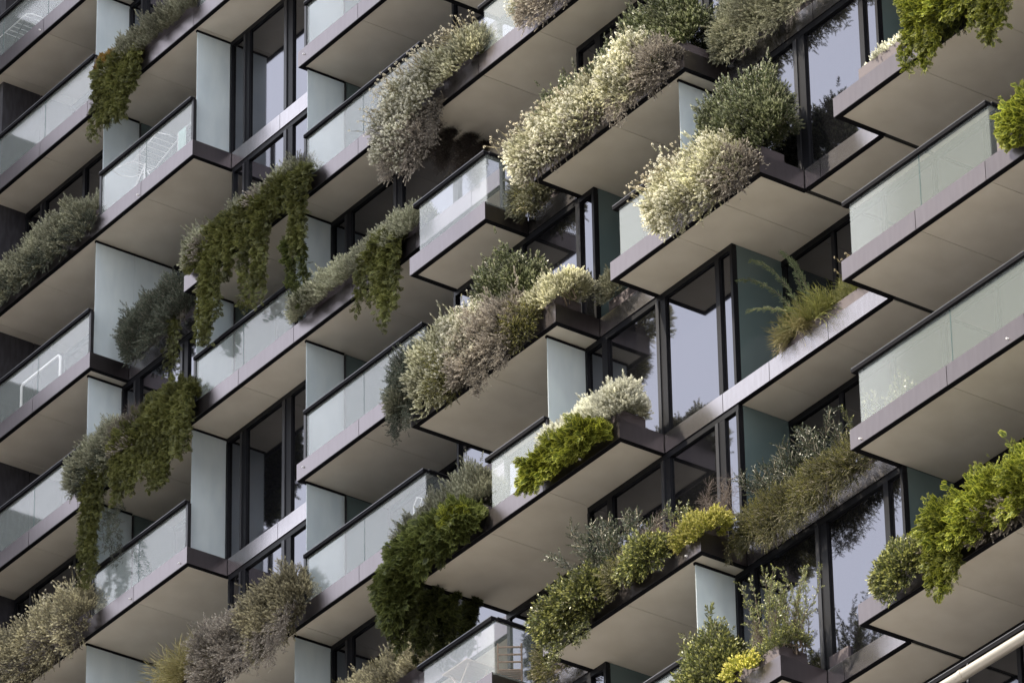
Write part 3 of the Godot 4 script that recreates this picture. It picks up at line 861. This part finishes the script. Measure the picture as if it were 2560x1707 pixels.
	mound(p, "wild", 2.3, 3.4, 0.42, -0.78, 0.48, 0.40, 500, {"a0": -80, "up": 0.0, "tone": 1.2})
	done(p)
	# --- slab -1
	p = plant("rosemary_bush", "dark rosemary bush at the left end of the central planter", "shrub", o, -1, 0.15)
	mound(p, "dark_rosemary", -0.5, 1.1, 0.85, -0.05, 0.78, 0.48, 2500, {"a0": -60, "up": 0.5, "tone": 1.1})
	mound(p, "rosemary", -0.4, 0.5, 0.45, 0.08, 0.50, 0.36, 800, {"a0": -85, "up": 0.1, "tone": 0.8})
	curtain(p, "dark_rosemary", -0.2, 0.4, 0.2, 0.16, 0.3, 0.7, 10)
	done(p)
	p = plant("boxwood_shrub", "sunlit olive green bush second from the left in the central planter", "shrub", o, -1, 1.2)
	mound(p, "olive", 0.3, 2.4, 0.60, 0.08, 0.88, 0.52, 3600, {"a0": -75, "up": 0.3, "tone": 1.15, "lump": 0.7})
	mound(p, "wild", 0.9, 2.1, 0.25, 0.16, 0.56, 0.44, 900, {"a0": -85, "a1": 40, "up": -0.1, "tone": 1.3})
	done(p)
	p = plant("everlasting_bush", "brown and gold everlasting bush in the middle of the central planter", "shrub", o, -1, 2.3)
	mound(p, "brown", 1.5, 3.9, 0.38, 0.10, 0.82, 0.56, 3400, {"a0": -75, "up": 0.1, "tone": 1.0})
	mound(p, "gold", 1.2, 3.0, 0.46, 0.10, 0.84, 0.56, 1500, {"a0": -40, "rin": 0.8, "tone": 0.95})
	curtain(p, "brown", 2.0, 3.2, 0.0, 0.28, 0.3, 0.8, 16, {"tone": 0.6})
	done(p)
	p = plant("evergreen_shrub", "glossy dark green round shrub topping the central planter", "shrub", o, -1, 2.6, -0.4)
	mound(p, "dark", 1.75, 3.7, 1.05, -0.24, 1.08, 0.54, 3400, {"a0": -60, "up": 0.5, "lump": 0.9, "tone": 1.0})
	done(p)
	p = plant("rosemary_bush", "pale green arching bush at the right corner of the central planter", "shrub", o, -1, 4.2)
	mound(p, "olive", 3.2, 5.05, 0.52, -0.15, 0.50, 0.40, 1900, {"a0": -30, "up": 0.4, "tone": 1.35})
	mound(p, "wild", 3.0, 4.0, 0.28, 0.10, 0.58, 0.36, 1100, {"a0": -85, "up": 0.0, "tone": 1.7})
	done(p)
	p = plant("small_bush", "small dull bush on the ledge right of the central planter, under a balcony corner", "shrub", o, -1, 4.95, -1.2)
	mound(p, "rosemary", 4.5, 5.5, 0.62, -0.85, 0.36, 0.32, 600, {"a0": -60, "up": 0.4, "tone": 0.6})
	done(p)
	p = plant("evergreen_shrub", "rounded dark evergreen shrub at the right corner behind the golden bush", "shrub", o, -1, 9.3, -0.4)
	mound(p, "dark", 8.15, 10.55, 1.02, -0.28, 0.98, 0.60, 4200, {"a0": -55, "up": 0.5, "lump": 0.9, "tone": 1.0})
	done(p)
	p = plant("everlasting_bush", "pale golden bush spilling over a fascia below the dark corner evergreen", "shrub", o, -1, 8.6)
	mound(p, "olive", 7.3, 9.9, 0.38, 0.12, 0.78, 0.54, 2900, {"a0": -80, "up": 0.2, "tone": 1.25})
	mound(p, "gold", 7.2, 9.8, 0.42, 0.14, 0.78, 0.54, 1700, {"a0": -65, "up": 0.2, "rin": 0.78, "tone": 1.05})
	mound(p, "brown", 8.9, 10.15, 0.16, 0.12, 0.56, 0.46, 800, {"a0": -85, "up": 0.0, "tone": 0.8})
	stalks(p, "stalk", 7.2, 8.8, 0.4, 0.15, 0.6, 0.45, 90, Vector3(-0.5, 0.55, 0.6), 0.5)
	done(p)
	p = plant("pale_succulent", "low pale flowering plant along the planter rim at the upper right", "flowers", o, -1, 13.2, -0.25)
	mound(p, "silver", 12.6, 13.95, 0.52, -0.18, 0.22, 0.2, 420, {"a0": 0, "up": 0.6, "tone": 1.4, "s": 0.8})
	done(p)
	p = plant("conifer_bush", "bright yellow green conifer spilling over the top right balcony", "conifer", o, -1, 15.8)
	mound(p, "conifer", 14.0, 18.1, 0.46, 0.02, 0.52, 0.44, 6000, {"a0": -60, "up": 0.1, "fall": 0.4, "lump": 1.2, "s": 0.85})
	mound(p, "deep_juniper", 14.2, 18.0, 0.3, 0.0, 0.40, 0.30, 400, {"a0": -90, "a1": 0, "up": -0.3})
	curtain(p, "conifer", 14.2, 14.95, 0.35, 0.16, 0.5, 1.05, 20, {"tone": 0.7})
	curtain(p, "conifer", 15.9, 16.7, 0.35, 0.20, 0.8, 1.5, 20, {"tone": 0.6})
	done(p)
	# --- slab -2
	p = plant("conifer_bush", "bright yellow green conifer cut by the right edge beside a glass balcony corner", "conifer", o, -2, 16.9)
	mound(p, "conifer", 16.1, 18.1, 0.34, 0.06, 0.40, 0.38, 2100, {"a0": -70, "up": 0.1, "fall": 0.4, "lump": 1.2, "s": 0.85})
	done(p)
	p = plant("lavender_bush", "grey green lavender hedge above a dark juniper, lower middle", "shrub", o, -2, 1.0, -0.4)
	mound(p, "rosemary", -0.5, 2.35, 0.78, -0.22, 0.74, 0.46, 4200, {"a0": -10, "up": 0.7, "tone": 1.0})
	done(p)
	p = plant("hanging_juniper", "dark green juniper with a sun spot coloured by paler sprigs cascading over the lower middle corner", "trailing plant", o, -2, 1.0)
	mound(p, "deep_juniper", -0.4, 2.35, 0.20, 0.16, 0.48, 0.44, 2300, {"a0": -70, "a1": 110, "up": 0.0, "fall": 0.45, "lump": 1.0, "tone": 1.15})
	mound(p, "conifer", 1.35, 2.2, 0.26, 0.30, 0.36, 0.34, 240, {"a0": -20, "a1": 70, "fall": 0.3, "tone": 0.95})  # sun spot put into the colour: bright conifer sprigs among the dark
	mound(p, "deep_juniper", -0.6, 0.45, -0.22, 0.18, 0.56, 0.36, 1100, {"a0": -85, "a1": 120, "up": -0.1, "fall": 0.5, "lump": 1.0, "tone": 1.0})
	for z in [-0.1, -0.5, -0.9, -1.3]:
		curtain(p, "deep_juniper", -0.5, 0.12, -0.1, z, 0.5, 1.5 - 0.25 * z * -1.0, 11, {"tone": 0.7})
	done(p)
	p = plant("silver_bush", "silvery white rounded bush above the yellow green juniper, centre right", "shrub", o, -2, 5.1, -0.3)
	mound(p, "silver", 3.6, 6.5, 0.54, -0.18, 0.72, 0.54, 5400, {"a0": -25, "up": 0.5, "tone": 1.15, "lump": 0.3})
	done(p)
	p = plant("conifer_bush", "yellow green juniper sprawling below the silvery bush", "conifer", o, -2, 5.0)
	mound(p, "conifer", 3.75, 5.95, 0.14, 0.22, 0.37, 0.36, 2900, {"a0": -60, "up": 0.0, "fall": 0.4, "lump": 1.2, "tone": 0.85})
	done(p)
	p = plant("grass_tuft", "green and straw grass tuft in the low planter of the right recess", "grass", o, -2, 10.1, -1.2)
	mound(p, "grass", 9.5, 10.5, 0.52, -1.0, 0.12, 0.22, 90, {"a0": -20, "up": 0.6, "lean": 1.0, "s": 0.85})
	mound(p, "straw", 9.3, 10.0, 0.48, -0.95, 0.14, 0.2, 60, {"a0": -40, "up": 0.1, "lean": 1.2, "s": 0.8, "tone": 0.45})
	mound(p, "grass", 10.4, 11.5, 0.52, -1.05, 0.1, 0.16, 60, {"a0": 0, "up": 0.8, "s": 0.8, "tone": 0.8})
	for i in 7:
		add_sprig(p, "stalk", p.o + Vector3(10.7 + 0.08 * i, 0.95 + rng.randf() * 0.35, -1.0), Vector3(-0.6, 0.75, 0.1) + rand_dir() * 0.2, 0.9, Color(0.75, 0.7, 0.6))
	done(p)
	p = plant("asparagus_fern", "dark arching fern plumes left of the grass tuft in the right recess", "fern", o, -2, 9.4, -1.2)
	var aims := [Vector3(-1.85, 1.85, 0.05), Vector3(-1.1, 1.75, 0.3), Vector3(-0.6, 1.7, 0.1), Vector3(-1.35, 0.85, 0.3), Vector3(-0.2, 1.2, 0.3)]
	for i in aims.size():
		var at: Vector3 = p.o + Vector3(9.75 + 0.06 * i, 0.55, -1.05)
		var aim: Vector3 = aims[i]
		for k in 90:
			var t := k / 89.0
			var q: Vector3 = at + Vector3(aim.x * t, aim.y * t * (1.75 - 0.75 * t), aim.z * t)
			var along := Vector3(aim.x, aim.y * (1.75 - 1.5 * t), aim.z).normalized()
			if t > 0.15:
				for s in 2:
					add_sprig(p, "dark_rosemary", q + rand_dir() * 0.015, along * 0.9 + Vector3(0, -0.25, 0) + rand_dir() * 0.45, rng.randf_range(0.5, 0.75) * (1.1 - 0.5 * t), Color(1.0, 1.12, 0.72) * rng.randf_range(0.9, 1.6))
		var run := []
		for k in 9:
			var t := k / 8.0
			run.append(at + Vector3(aim.x * t, aim.y * t * (1.75 - 0.75 * t), aim.z * t) - p.at)
		tubes_in(p.node, "frond_stem", M.bark, [run], 0.010, 0.003, 4)
	done(p)
	# --- slab -3
	p = plant("leafy_creeper", "light green leafy creeper over the left half of the lower stained planter", "shrub", o, -3, 4.7)
	mound(p, "leafy", 3.95, 5.9, 0.34, 0.10, 0.50, 0.46, 1700, {"a0": -75, "up": 0.1, "fall": 0.3, "tone": 1.0, "lump": 0.7})
	curtain(p, "leafy", 4.3, 5.3, 0.3, 0.16, 0.4, 0.95, 16, {"s": 0.8})
	mound(p, "wild", 5.6, 6.6, 0.32, 0.06, 0.42, 0.40, 600, {"a0": -60, "up": 0.1, "tone": 1.3})
	done(p)
	p = plant("tall_shrub", "tall dark wispy shrub standing in the lower stained planter", "shrub", o, -3, 5.6, -0.4)
	shrub(p, "tall_wild", 4.9, 6.3, -0.3, 1.35, 34, {"per": 3, "tone": 1.2})
	shrub(p, "twigs", 6.0, 7.2, -0.3, 0.75, 22, {"per": 1, "s": 0.7})
	done(p)
	p = plant("leafy_creeper", "small yellow green leafy clump over the middle of the lower stained planter", "shrub", o, -3, 6.8)
	mound(p, "leafy", 6.15, 7.4, 0.38, 0.08, 0.34, 0.34, 620, {"a0": -70, "up": 0.1, "fall": 0.3, "tone": 1.2})
	mound(p, "lime", 6.4, 7.3, 0.46, 0.02, 0.32, 0.32, 420, {"a0": 0, "tone": 0.75})
	done(p)
	p = plant("lime_mound", "rounded lime green mound at the right end of the lower stained planter", "shrub", o, -3, 7.9)
	mound(p, "lime", 7.3, 8.7, 0.36, -0.14, 0.42, 0.38, 1000, {"a0": -40, "up": 0.3, "tone": 0.62})
	shrub(p, "leafy", 7.1, 7.6, -0.25, 0.95, 5, {"per": 2, "s": 0.7, "tone": 1.3})
	shrub(p, "twigs", 7.4, 8.5, -0.4, 0.8, 12, {"per": 1, "s": 0.7})
	done(p)
	p = plant("hanging_ivy", "dull olive ivy hanging on the ledge right of the chair balcony", "trailing plant", o, -3, 3.0, -1.2)
	mound(p, "wild", 2.5, 3.7, 0.46, -0.82, 0.50, 0.36, 900, {"a0": -85, "up": 0.0, "tone": 1.1})
	done(p)
	p = plant("wild_hedge", "olive brown wild hedge trailing over the pale band, right of centre", "shrub", o, -3, 10.0, -1.2)
	mound(p, "wild", 8.2, 11.9, 0.40, -0.76, 0.42, 0.38, 3900, {"a0": -85, "up": 0.15, "tone": 1.0})
	curtain(p, "wild", 8.2, 11.2, 0.25, -0.58, 0.2, 0.65, 60, {"tone": 0.8})
	done(p)
	p = plant("tall_shrub", "dark upright leafy shrub behind the olive brown wild hedge", "shrub", o, -3, 9.6, -1.3)
	shrub(p, "tall_wild", 8.4, 10.4, -1.08, 1.25, 60, {"per": 3, "tone": 1.1, "s": 0.9})
	shrub(p, "tall_wild", 10.3, 11.0, -1.05, 0.8, 12, {"per": 2})
	done(p)
	p = plant("leafy_shrub", "leafy shrub half seen through the right glass balustrade", "shrub", o, -3, 11.9, -0.6)
	shrub(p, "leafy", 11.3, 12.4, -0.85, 0.85, 20, {"per": 2, "tone": 0.9, "s": 0.7})
	done(p)
	# --- slab -4
	p = plant("leafy_shrub", "pale glossy leafy shrub at the bottom, left of the lime cushion", "shrub", o, -4, 8.3)
	mound(p, "leafy", 7.45, 8.95, 0.70, -0.08, 0.74, 0.44, 1300, {"a0": -60, "up": 0.5, "lump": 0.8, "tone": 1.05})
	shrub(p, "leafy", 7.8, 8.7, -0.3, 1.25, 14, {"per": 2, "tone": 1.1, "s": 0.8})
	done(p)
	p = plant("lime_mound", "low lime green cushion plant over the rim of the bottom right planter", "shrub", o, -4, 9.0)
	mound(p, "lime", 8.65, 9.55, 0.46, 0.06, 0.26, 0.24, 260, {"a0": -60, "up": 0.1})
	done(p)
	p = plant("tall_shrub", "tall twiggy yellow green shrub at the bottom right planter corner", "shrub", o, -4, 9.8)
	shrub(p, "leafy", 9.0, 10.3, -0.28, 1.45, 44, {"per": 2, "tone": 1.6, "s": 0.55})
	mound(p, "leafy", 9.2, 10.4, 0.56, -0.2, 0.40, 0.36, 420, {"a0": -20, "up": 0.5, "tone": 1.2, "s": 0.7})
	shrub(p, "twigs", 9.1, 10.3, -0.3, 0.7, 14, {"per": 1, "s": 0.6, "tone": 1.3})
	done(p)
	p = plant("leafy_creeper", "pale leafy creeper left of the bright conifer, lower right", "shrub", o, -4, 13.5)
	mound(p, "leafy", 12.5, 13.9, 0.36, 0.04, 0.40, 0.36, 900, {"a0": -70, "up": 0.2, "tone": 1.1})
	mound(p, "leafy", 13.2, 14.5, 0.46, 0.0, 0.38, 0.34, 600, {"a0": -60, "up": 0.4, "tone": 1.3, "s": 0.8})
	mound(p, "brown", 13.3, 14.4, 0.42, 0.0, 0.32, 0.30, 260, {"a0": -30, "up": 0.4, "tone": 1.1})
	done(p)
	p = plant("conifer_bush", "large bright yellow green conifer cascading at the lower right edge", "conifer", o, -4, 15.8)
	mound(p, "conifer", 13.95, 18.1, 0.36, 0.10, 0.58, 0.50, 7600, {"a0": -60, "up": 0.1, "fall": 0.4, "lump": 1.2, "s": 0.85})
	mound(p, "brown", 14.8, 16.6, 0.15, 0.12, 0.42, 0.40, 160, {"a0": -80, "a1": 20, "tone": 0.7})
	curtain(p, "conifer", 14.1, 14.8, 0.35, 0.24, 0.6, 1.15, 26, {"tone": 0.65})
	done(p)

func furniture() -> void:
	var o := LEFT
	var y := 0.0
	# folding airer
	y = o.y + 2 * H + 0.3
	var a := thing("clothes_airer", "white winged clothes airer behind the glass of the left balcony", "clothes airer", Vector3(-13.7, y, o.z - 0.45))
	tubes_in(a, "leg", M.white, [[Vector3(-0.45, 0, -0.2), Vector3(0.02, 0.95, 0.0)], [Vector3(-0.25, 0, 0.25), Vector3(0.05, 0.95, 0.0)]], 0.014, 0.014)
	tubes_in(a, "leg", M.white, [[Vector3(0.4, 0, -0.2), Vector3(-0.02, 0.95, 0.0)], [Vector3(0.45, 0, 0.25), Vector3(0.0, 0.95, 0.0)]], 0.014, 0.014)
	for s in [-1, 1]:
		tubes_in(a, "wing", M.white, [[Vector3(0.03 * s, 0.95, -0.25), Vector3(0.85 * s, 1.18, -0.25), Vector3(0.92 * s, 1.17, 0.0), Vector3(0.85 * s, 1.18, 0.25), Vector3(0.03 * s, 0.95, 0.25), Vector3(0.03 * s, 0.95, -0.25)]], 0.012, 0.012)
		for i in 5:
			var t := 0.2 + 0.15 * i
			tubes_in(a, "drying_wire", M.white, [[Vector3(0.9 * t * s, 0.96 + 0.22 * t, -0.25), Vector3(0.9 * t * s, 0.96 + 0.22 * t, 0.25)]], 0.006, 0.006, 4)
	# towels on a small rack by the screen
	var r := thing("towel_rack", "small rack with mint and pink towels beside the frosted screen", "towel rack", Vector3(-12.2, y, o.z - 0.55))
	tubes_in(r, "frame", M.white, [[Vector3(-0.4, 0, 0), Vector3(-0.4, 1.15, 0), Vector3(0.5, 1.15, 0), Vector3(0.5, 0, 0)]], 0.012, 0.012)
	bx(r, "towel", M.mint, -12.55, -12.28, y + 0.45, y + 1.14, o.z - 0.54, o.z - 0.525)
	bx(r, "towel", M.pink, -11.98, -11.75, y + 0.5, y + 1.14, o.z - 0.54, o.z - 0.525)
	# white tubular frame
	y = o.y + H + 0.3
	var g := thing("garment_rail", "white tubular garment rail behind the glass at the left edge", "garment rail", Vector3(-17.7, y, o.z - 0.55))
	tubes_in(g, "frame", M.white, [[Vector3(-0.75, 0, 0), Vector3(-0.75, 1.15, 0), Vector3(-0.68, 1.2, 0), Vector3(0.68, 1.2, 0), Vector3(0.75, 1.15, 0), Vector3(0.75, 0, 0)]], 0.03, 0.03, 8)
	tubes_in(g, "foot", M.white, [[Vector3(-0.75, 0.02, -0.25), Vector3(-0.75, 0.02, 0.25)]], 0.02, 0.02)
	tubes_in(g, "foot", M.white, [[Vector3(0.75, 0.02, -0.25), Vector3(0.75, 0.02, 0.25)]], 0.02, 0.02)
	# slatted white table, folded flat against the balustrade
	y = o.y + 4 * H + 0.3
	var t := thing("drying_rack", "white slatted drying rack behind the glass in the top left corner", "drying rack", Vector3(-19.0, y, o.z - 0.6))
	tubes_in(t, "rim", M.white, [[Vector3(-0.75, 0.95, -0.3), Vector3(0.7, 0.95, -0.3), Vector3(0.78, 0.95, -0.2), Vector3(0.78, 0.95, 0.2), Vector3(0.7, 0.95, 0.3), Vector3(-0.75, 0.95, 0.3), Vector3(-0.75, 0.95, -0.3)]], 0.014, 0.014)
	for i in 9:
		tubes_in(t, "slat", M.white, [[Vector3(-0.65 + i * 0.16, 0.95, -0.3), Vector3(-0.65 + i * 0.16, 0.95, 0.3)]], 0.01, 0.01, 4)
	for s in [-1, 1]:
		tubes_in(t, "leg", M.trim, [[Vector3(-0.5 * s, 0, 0.22 * s), Vector3(0.5 * s, 0.95, 0.22 * s)]], 0.014, 0.014)
	# wooden chair and pale folding table on the lowest small balcony
	y = -3 * H + 0.3
	bx(building, "decking", M.wood_dark, 0.06, 2.25, y + 0.002, y + 0.10, -1.0, -0.06)
	chair("wooden_chair", "brown wooden folding chair behind the clear side glass, bottom middle", Vector3(1.72, y + 0.10, -0.80), -2.2)
	var ft := thing("folding_table", "pale wooden folding table behind the front glass, bottom middle", "table", Vector3(0.95, y + 0.1, -0.5))
	for s in [-1, 1]:
		tubes_in(ft, "leg", M.pale_wood, [[Vector3(-0.28, 0, 0.2 * s), Vector3(0.28, 0.7, 0.2 * s)]], 0.018, 0.018, 4)
		tubes_in(ft, "leg", M.pale_wood, [[Vector3(0.28, 0, 0.2 * s), Vector3(-0.28, 0.7, 0.2 * s)]], 0.018, 0.018, 4)
	for i in 5:
		bx(ft, "slat", M.pale_wood, 0.95 - 0.36 + i * 0.146, 0.95 - 0.36 + i * 0.146 + 0.136, y + 0.801, y + 0.822, -0.8, -0.2)
	# white curled metal chair behind the lower middle glass
	y = o.y - 2 * H + 0.3
	var w := thing("wire_chair", "white wrought iron chair behind the lower middle glass balustrade", "chair", Vector3(-3.9, y, o.z - 0.35))
	tubes_in(w, "backrest", M.white, [[Vector3(-0.2, 0.45, 0), Vector3(-0.22, 0.8, 0), Vector3(-0.1, 0.95, 0), Vector3(0.05, 0.86, 0), Vector3(-0.02, 0.72, 0), Vector3(0.12, 0.7, 0), Vector3(0.22, 0.85, 0), Vector3(0.2, 0.45, 0)]], 0.014, 0.014)
	tubes_in(w, "seat", M.white, [[Vector3(-0.2, 0.45, 0), Vector3(0.2, 0.45, 0), Vector3(0.2, 0.45, -0.38), Vector3(-0.2, 0.45, -0.38), Vector3(-0.2, 0.45, 0)], [Vector3(-0.1, 0.45, 0), Vector3(-0.1, 0.45, -0.38)], [Vector3(0.1, 0.45, 0), Vector3(0.1, 0.45, -0.38)]], 0.014, 0.014)
	for q in [[-0.2, 0.0], [0.2, 0.0], [-0.2, -0.38], [0.2, -0.38]]:
		tubes_in(w, "leg", M.white, [[Vector3(q[0], 0, q[1]), Vector3(q[0], 0.45, q[1])]], 0.013, 0.013)
	# bright steel pipe fixed along the front of the lowest right balcony
	var pipe := thing("steel_pipe", "bright steel pipe running along the lowest right balcony front", "pipe", Vector3(12.5, -5 * H + 1.09, 0.13))
	for i in 3:
		tubes_in(pipe, "pipe_length", M.pipe, [[Vector3(i * 1.95 + 0.01, 0, 0), Vector3(i * 1.95 + 1.93, 0, 0)]], 0.088, 0.088, 24)
		tubes_in(pipe, "coupling", M.pipe, [[Vector3(i * 1.95 + 1.90, 0, 0), Vector3(i * 1.95 + 1.98, 0, 0)]], 0.096, 0.096, 24)
		tubes_in(pipe, "bracket", M.rail, [[Vector3(i * 1.95 + 1.94, 0.02, -0.02), Vector3(i * 1.95 + 1.94, 0.25, -0.13)]], 0.014, 0.014, 6)

func chair(called: String, label: String, at: Vector3, turn: float) -> void:
	var c := thing(called, label, "chair", at)
	c.rotation.y = turn
	for s in [-1, 1]:
		tubes_in(c, "back_leg", M.wood, [[Vector3(0.2 * s, 0, 0.12), Vector3(0.2 * s, 0.45, 0.02), Vector3(0.2 * s, 0.92, -0.14)]], 0.018, 0.018, 4)
		tubes_in(c, "front_leg", M.wood, [[Vector3(0.18 * s, 0, -0.1), Vector3(0.18 * s, 0.45, 0.32)]], 0.018, 0.018, 4)
	for i in 3:
		tubes_in(c, "back_slat", M.wood, [[Vector3(-0.2, 0.62 + i * 0.12, -0.04 - i * 0.04), Vector3(0.2, 0.62 + i * 0.12, -0.04 - i * 0.04)]], 0.022, 0.022, 4)
	for i in 5:
		tubes_in(c, "seat_slat", M.wood, [[Vector3(-0.19, 0.46, -0.05 + i * 0.08), Vector3(0.19, 0.46, -0.05 + i * 0.08)]], 0.024, 0.024, 4)


func _ready() -> void:
	rng.seed = 20240611
	noise.seed = 7
	noise.frequency = 0.02
	# camera: a long lens far below, looking up along the facade
	var cam := Camera3D.new()
	cam.fov = 6.2588
	cam.near = 1.0
	cam.far = 4000.0
	add_child(cam)
	cam.name = "camera"
	cam.transform = Transform3D(Basis(Vector3(0.58259588, -0.01479831, -0.81262725), Vector3(0.42749478, 0.85593664, 0.29089633), Vector3(0.69125267, -0.51686891, 0.50499136)), Vector3(76.86012596, -58.07287147, 53.93328165))
	cam.current = true
	# air
	var env := Environment.new()
	var sky := Sky.new()
	var sm := ProceduralSkyMaterial.new()
	sm.sky_top_color = Color(0.735, 0.745, 0.785)
	sm.sky_horizon_color = Color(0.885, 0.886, 0.90)
	sm.sky_curve = 0.25
	sm.ground_horizon_color = Color(0.55, 0.53, 0.50)
	sm.ground_bottom_color = Color(0.42, 0.40, 0.37)
	sm.energy_multiplier = 2.85
	sky.sky_material = sm
	env.background_mode = Environment.BG_SKY
	env.sky = sky
	env.tonemap_mode = Environment.TONE_MAPPER_LINEAR
	env.tonemap_exposure = 1.74
	env.sdfgi_enabled = true
	env.ssao_enabled = true
	env.ssil_enabled = true
	var we := WorldEnvironment.new()
	we.environment = env
	add_child(we)
	we.name = "world_environment"
	# sun: high in front of the facade and a little to the left; an unseen tower, added across the street, shades the left wing
	var sun := DirectionalLight3D.new()
	sun.light_color = Color(1.0, 0.95, 0.86)
	sun.light_energy = 1.6
	sun.light_angular_distance = 0.5
	sun.shadow_enabled = true
	add_child(sun)
	sun.name = "sun"
	sun.look_at_from_position(Vector3(-0.20, 0.72, 0.66) * 100.0, Vector3.ZERO)

	make_materials()
	var street := PlaneMesh.new()
	street.size = Vector2(3000, 3000)
	var paving := std(lin(0.40, 0.375, 0.335), 0.9)
	paving.albedo_texture = noise_image(31, 0.02, lin(0.8, 0.8, 0.8), lin(1, 1, 1))
	triplanar(paving, Vector3(0.05, 0.05, 0.05))
	var ground := mesh_in(self, "ground", street, paving, Vector3(0, -59.8, 0))
	ground.set_meta("kind", "structure")
	ground.set_meta("label", "pale paved street far below the building")

	left_wing()
	for i in 5:  # unseen row, put in to hold back low light under the soffits
		var b := bx(self, "added_street_block", M.cladding if i % 2 else M.block, -190.0 + i * 58.0, -190.0 + i * 58.0 + 52.0, -59.79, [-22.0, -8.0, -30.0, -14.0, -24.0][i], 74.0 + 4.0 * (i % 3), 100.0)
		b.set_meta("kind", "structure")
		b.set_meta("label", "plain unseen block across the street, added to cut low light")
	var behind := bx(self, "added_tower_behind_viewer", M.concrete, 100.0, 160.0, -59.79, 125.0, 66.0, 140.0)  # invented mass: dims the sky on this side, pale to fill the screens
	behind.set_meta("kind", "structure")
	behind.set_meta("label", "unseen pale tower behind the viewer, added to block and bounce light")
	var tower := bx(self, "added_shade_tower", M.cladding, -46.0, -18.5, -59.79, 92.0, 50.0, 68.0)  # out of view, put here to cast shade on the left wing
	tower.set_meta("kind", "structure")
	tower.set_meta("label", "unseen tall tower across the street, added to shade the left wing")

	build_building()
	make_sprigs()
	plants_left()
	plants_right()
	furniture()
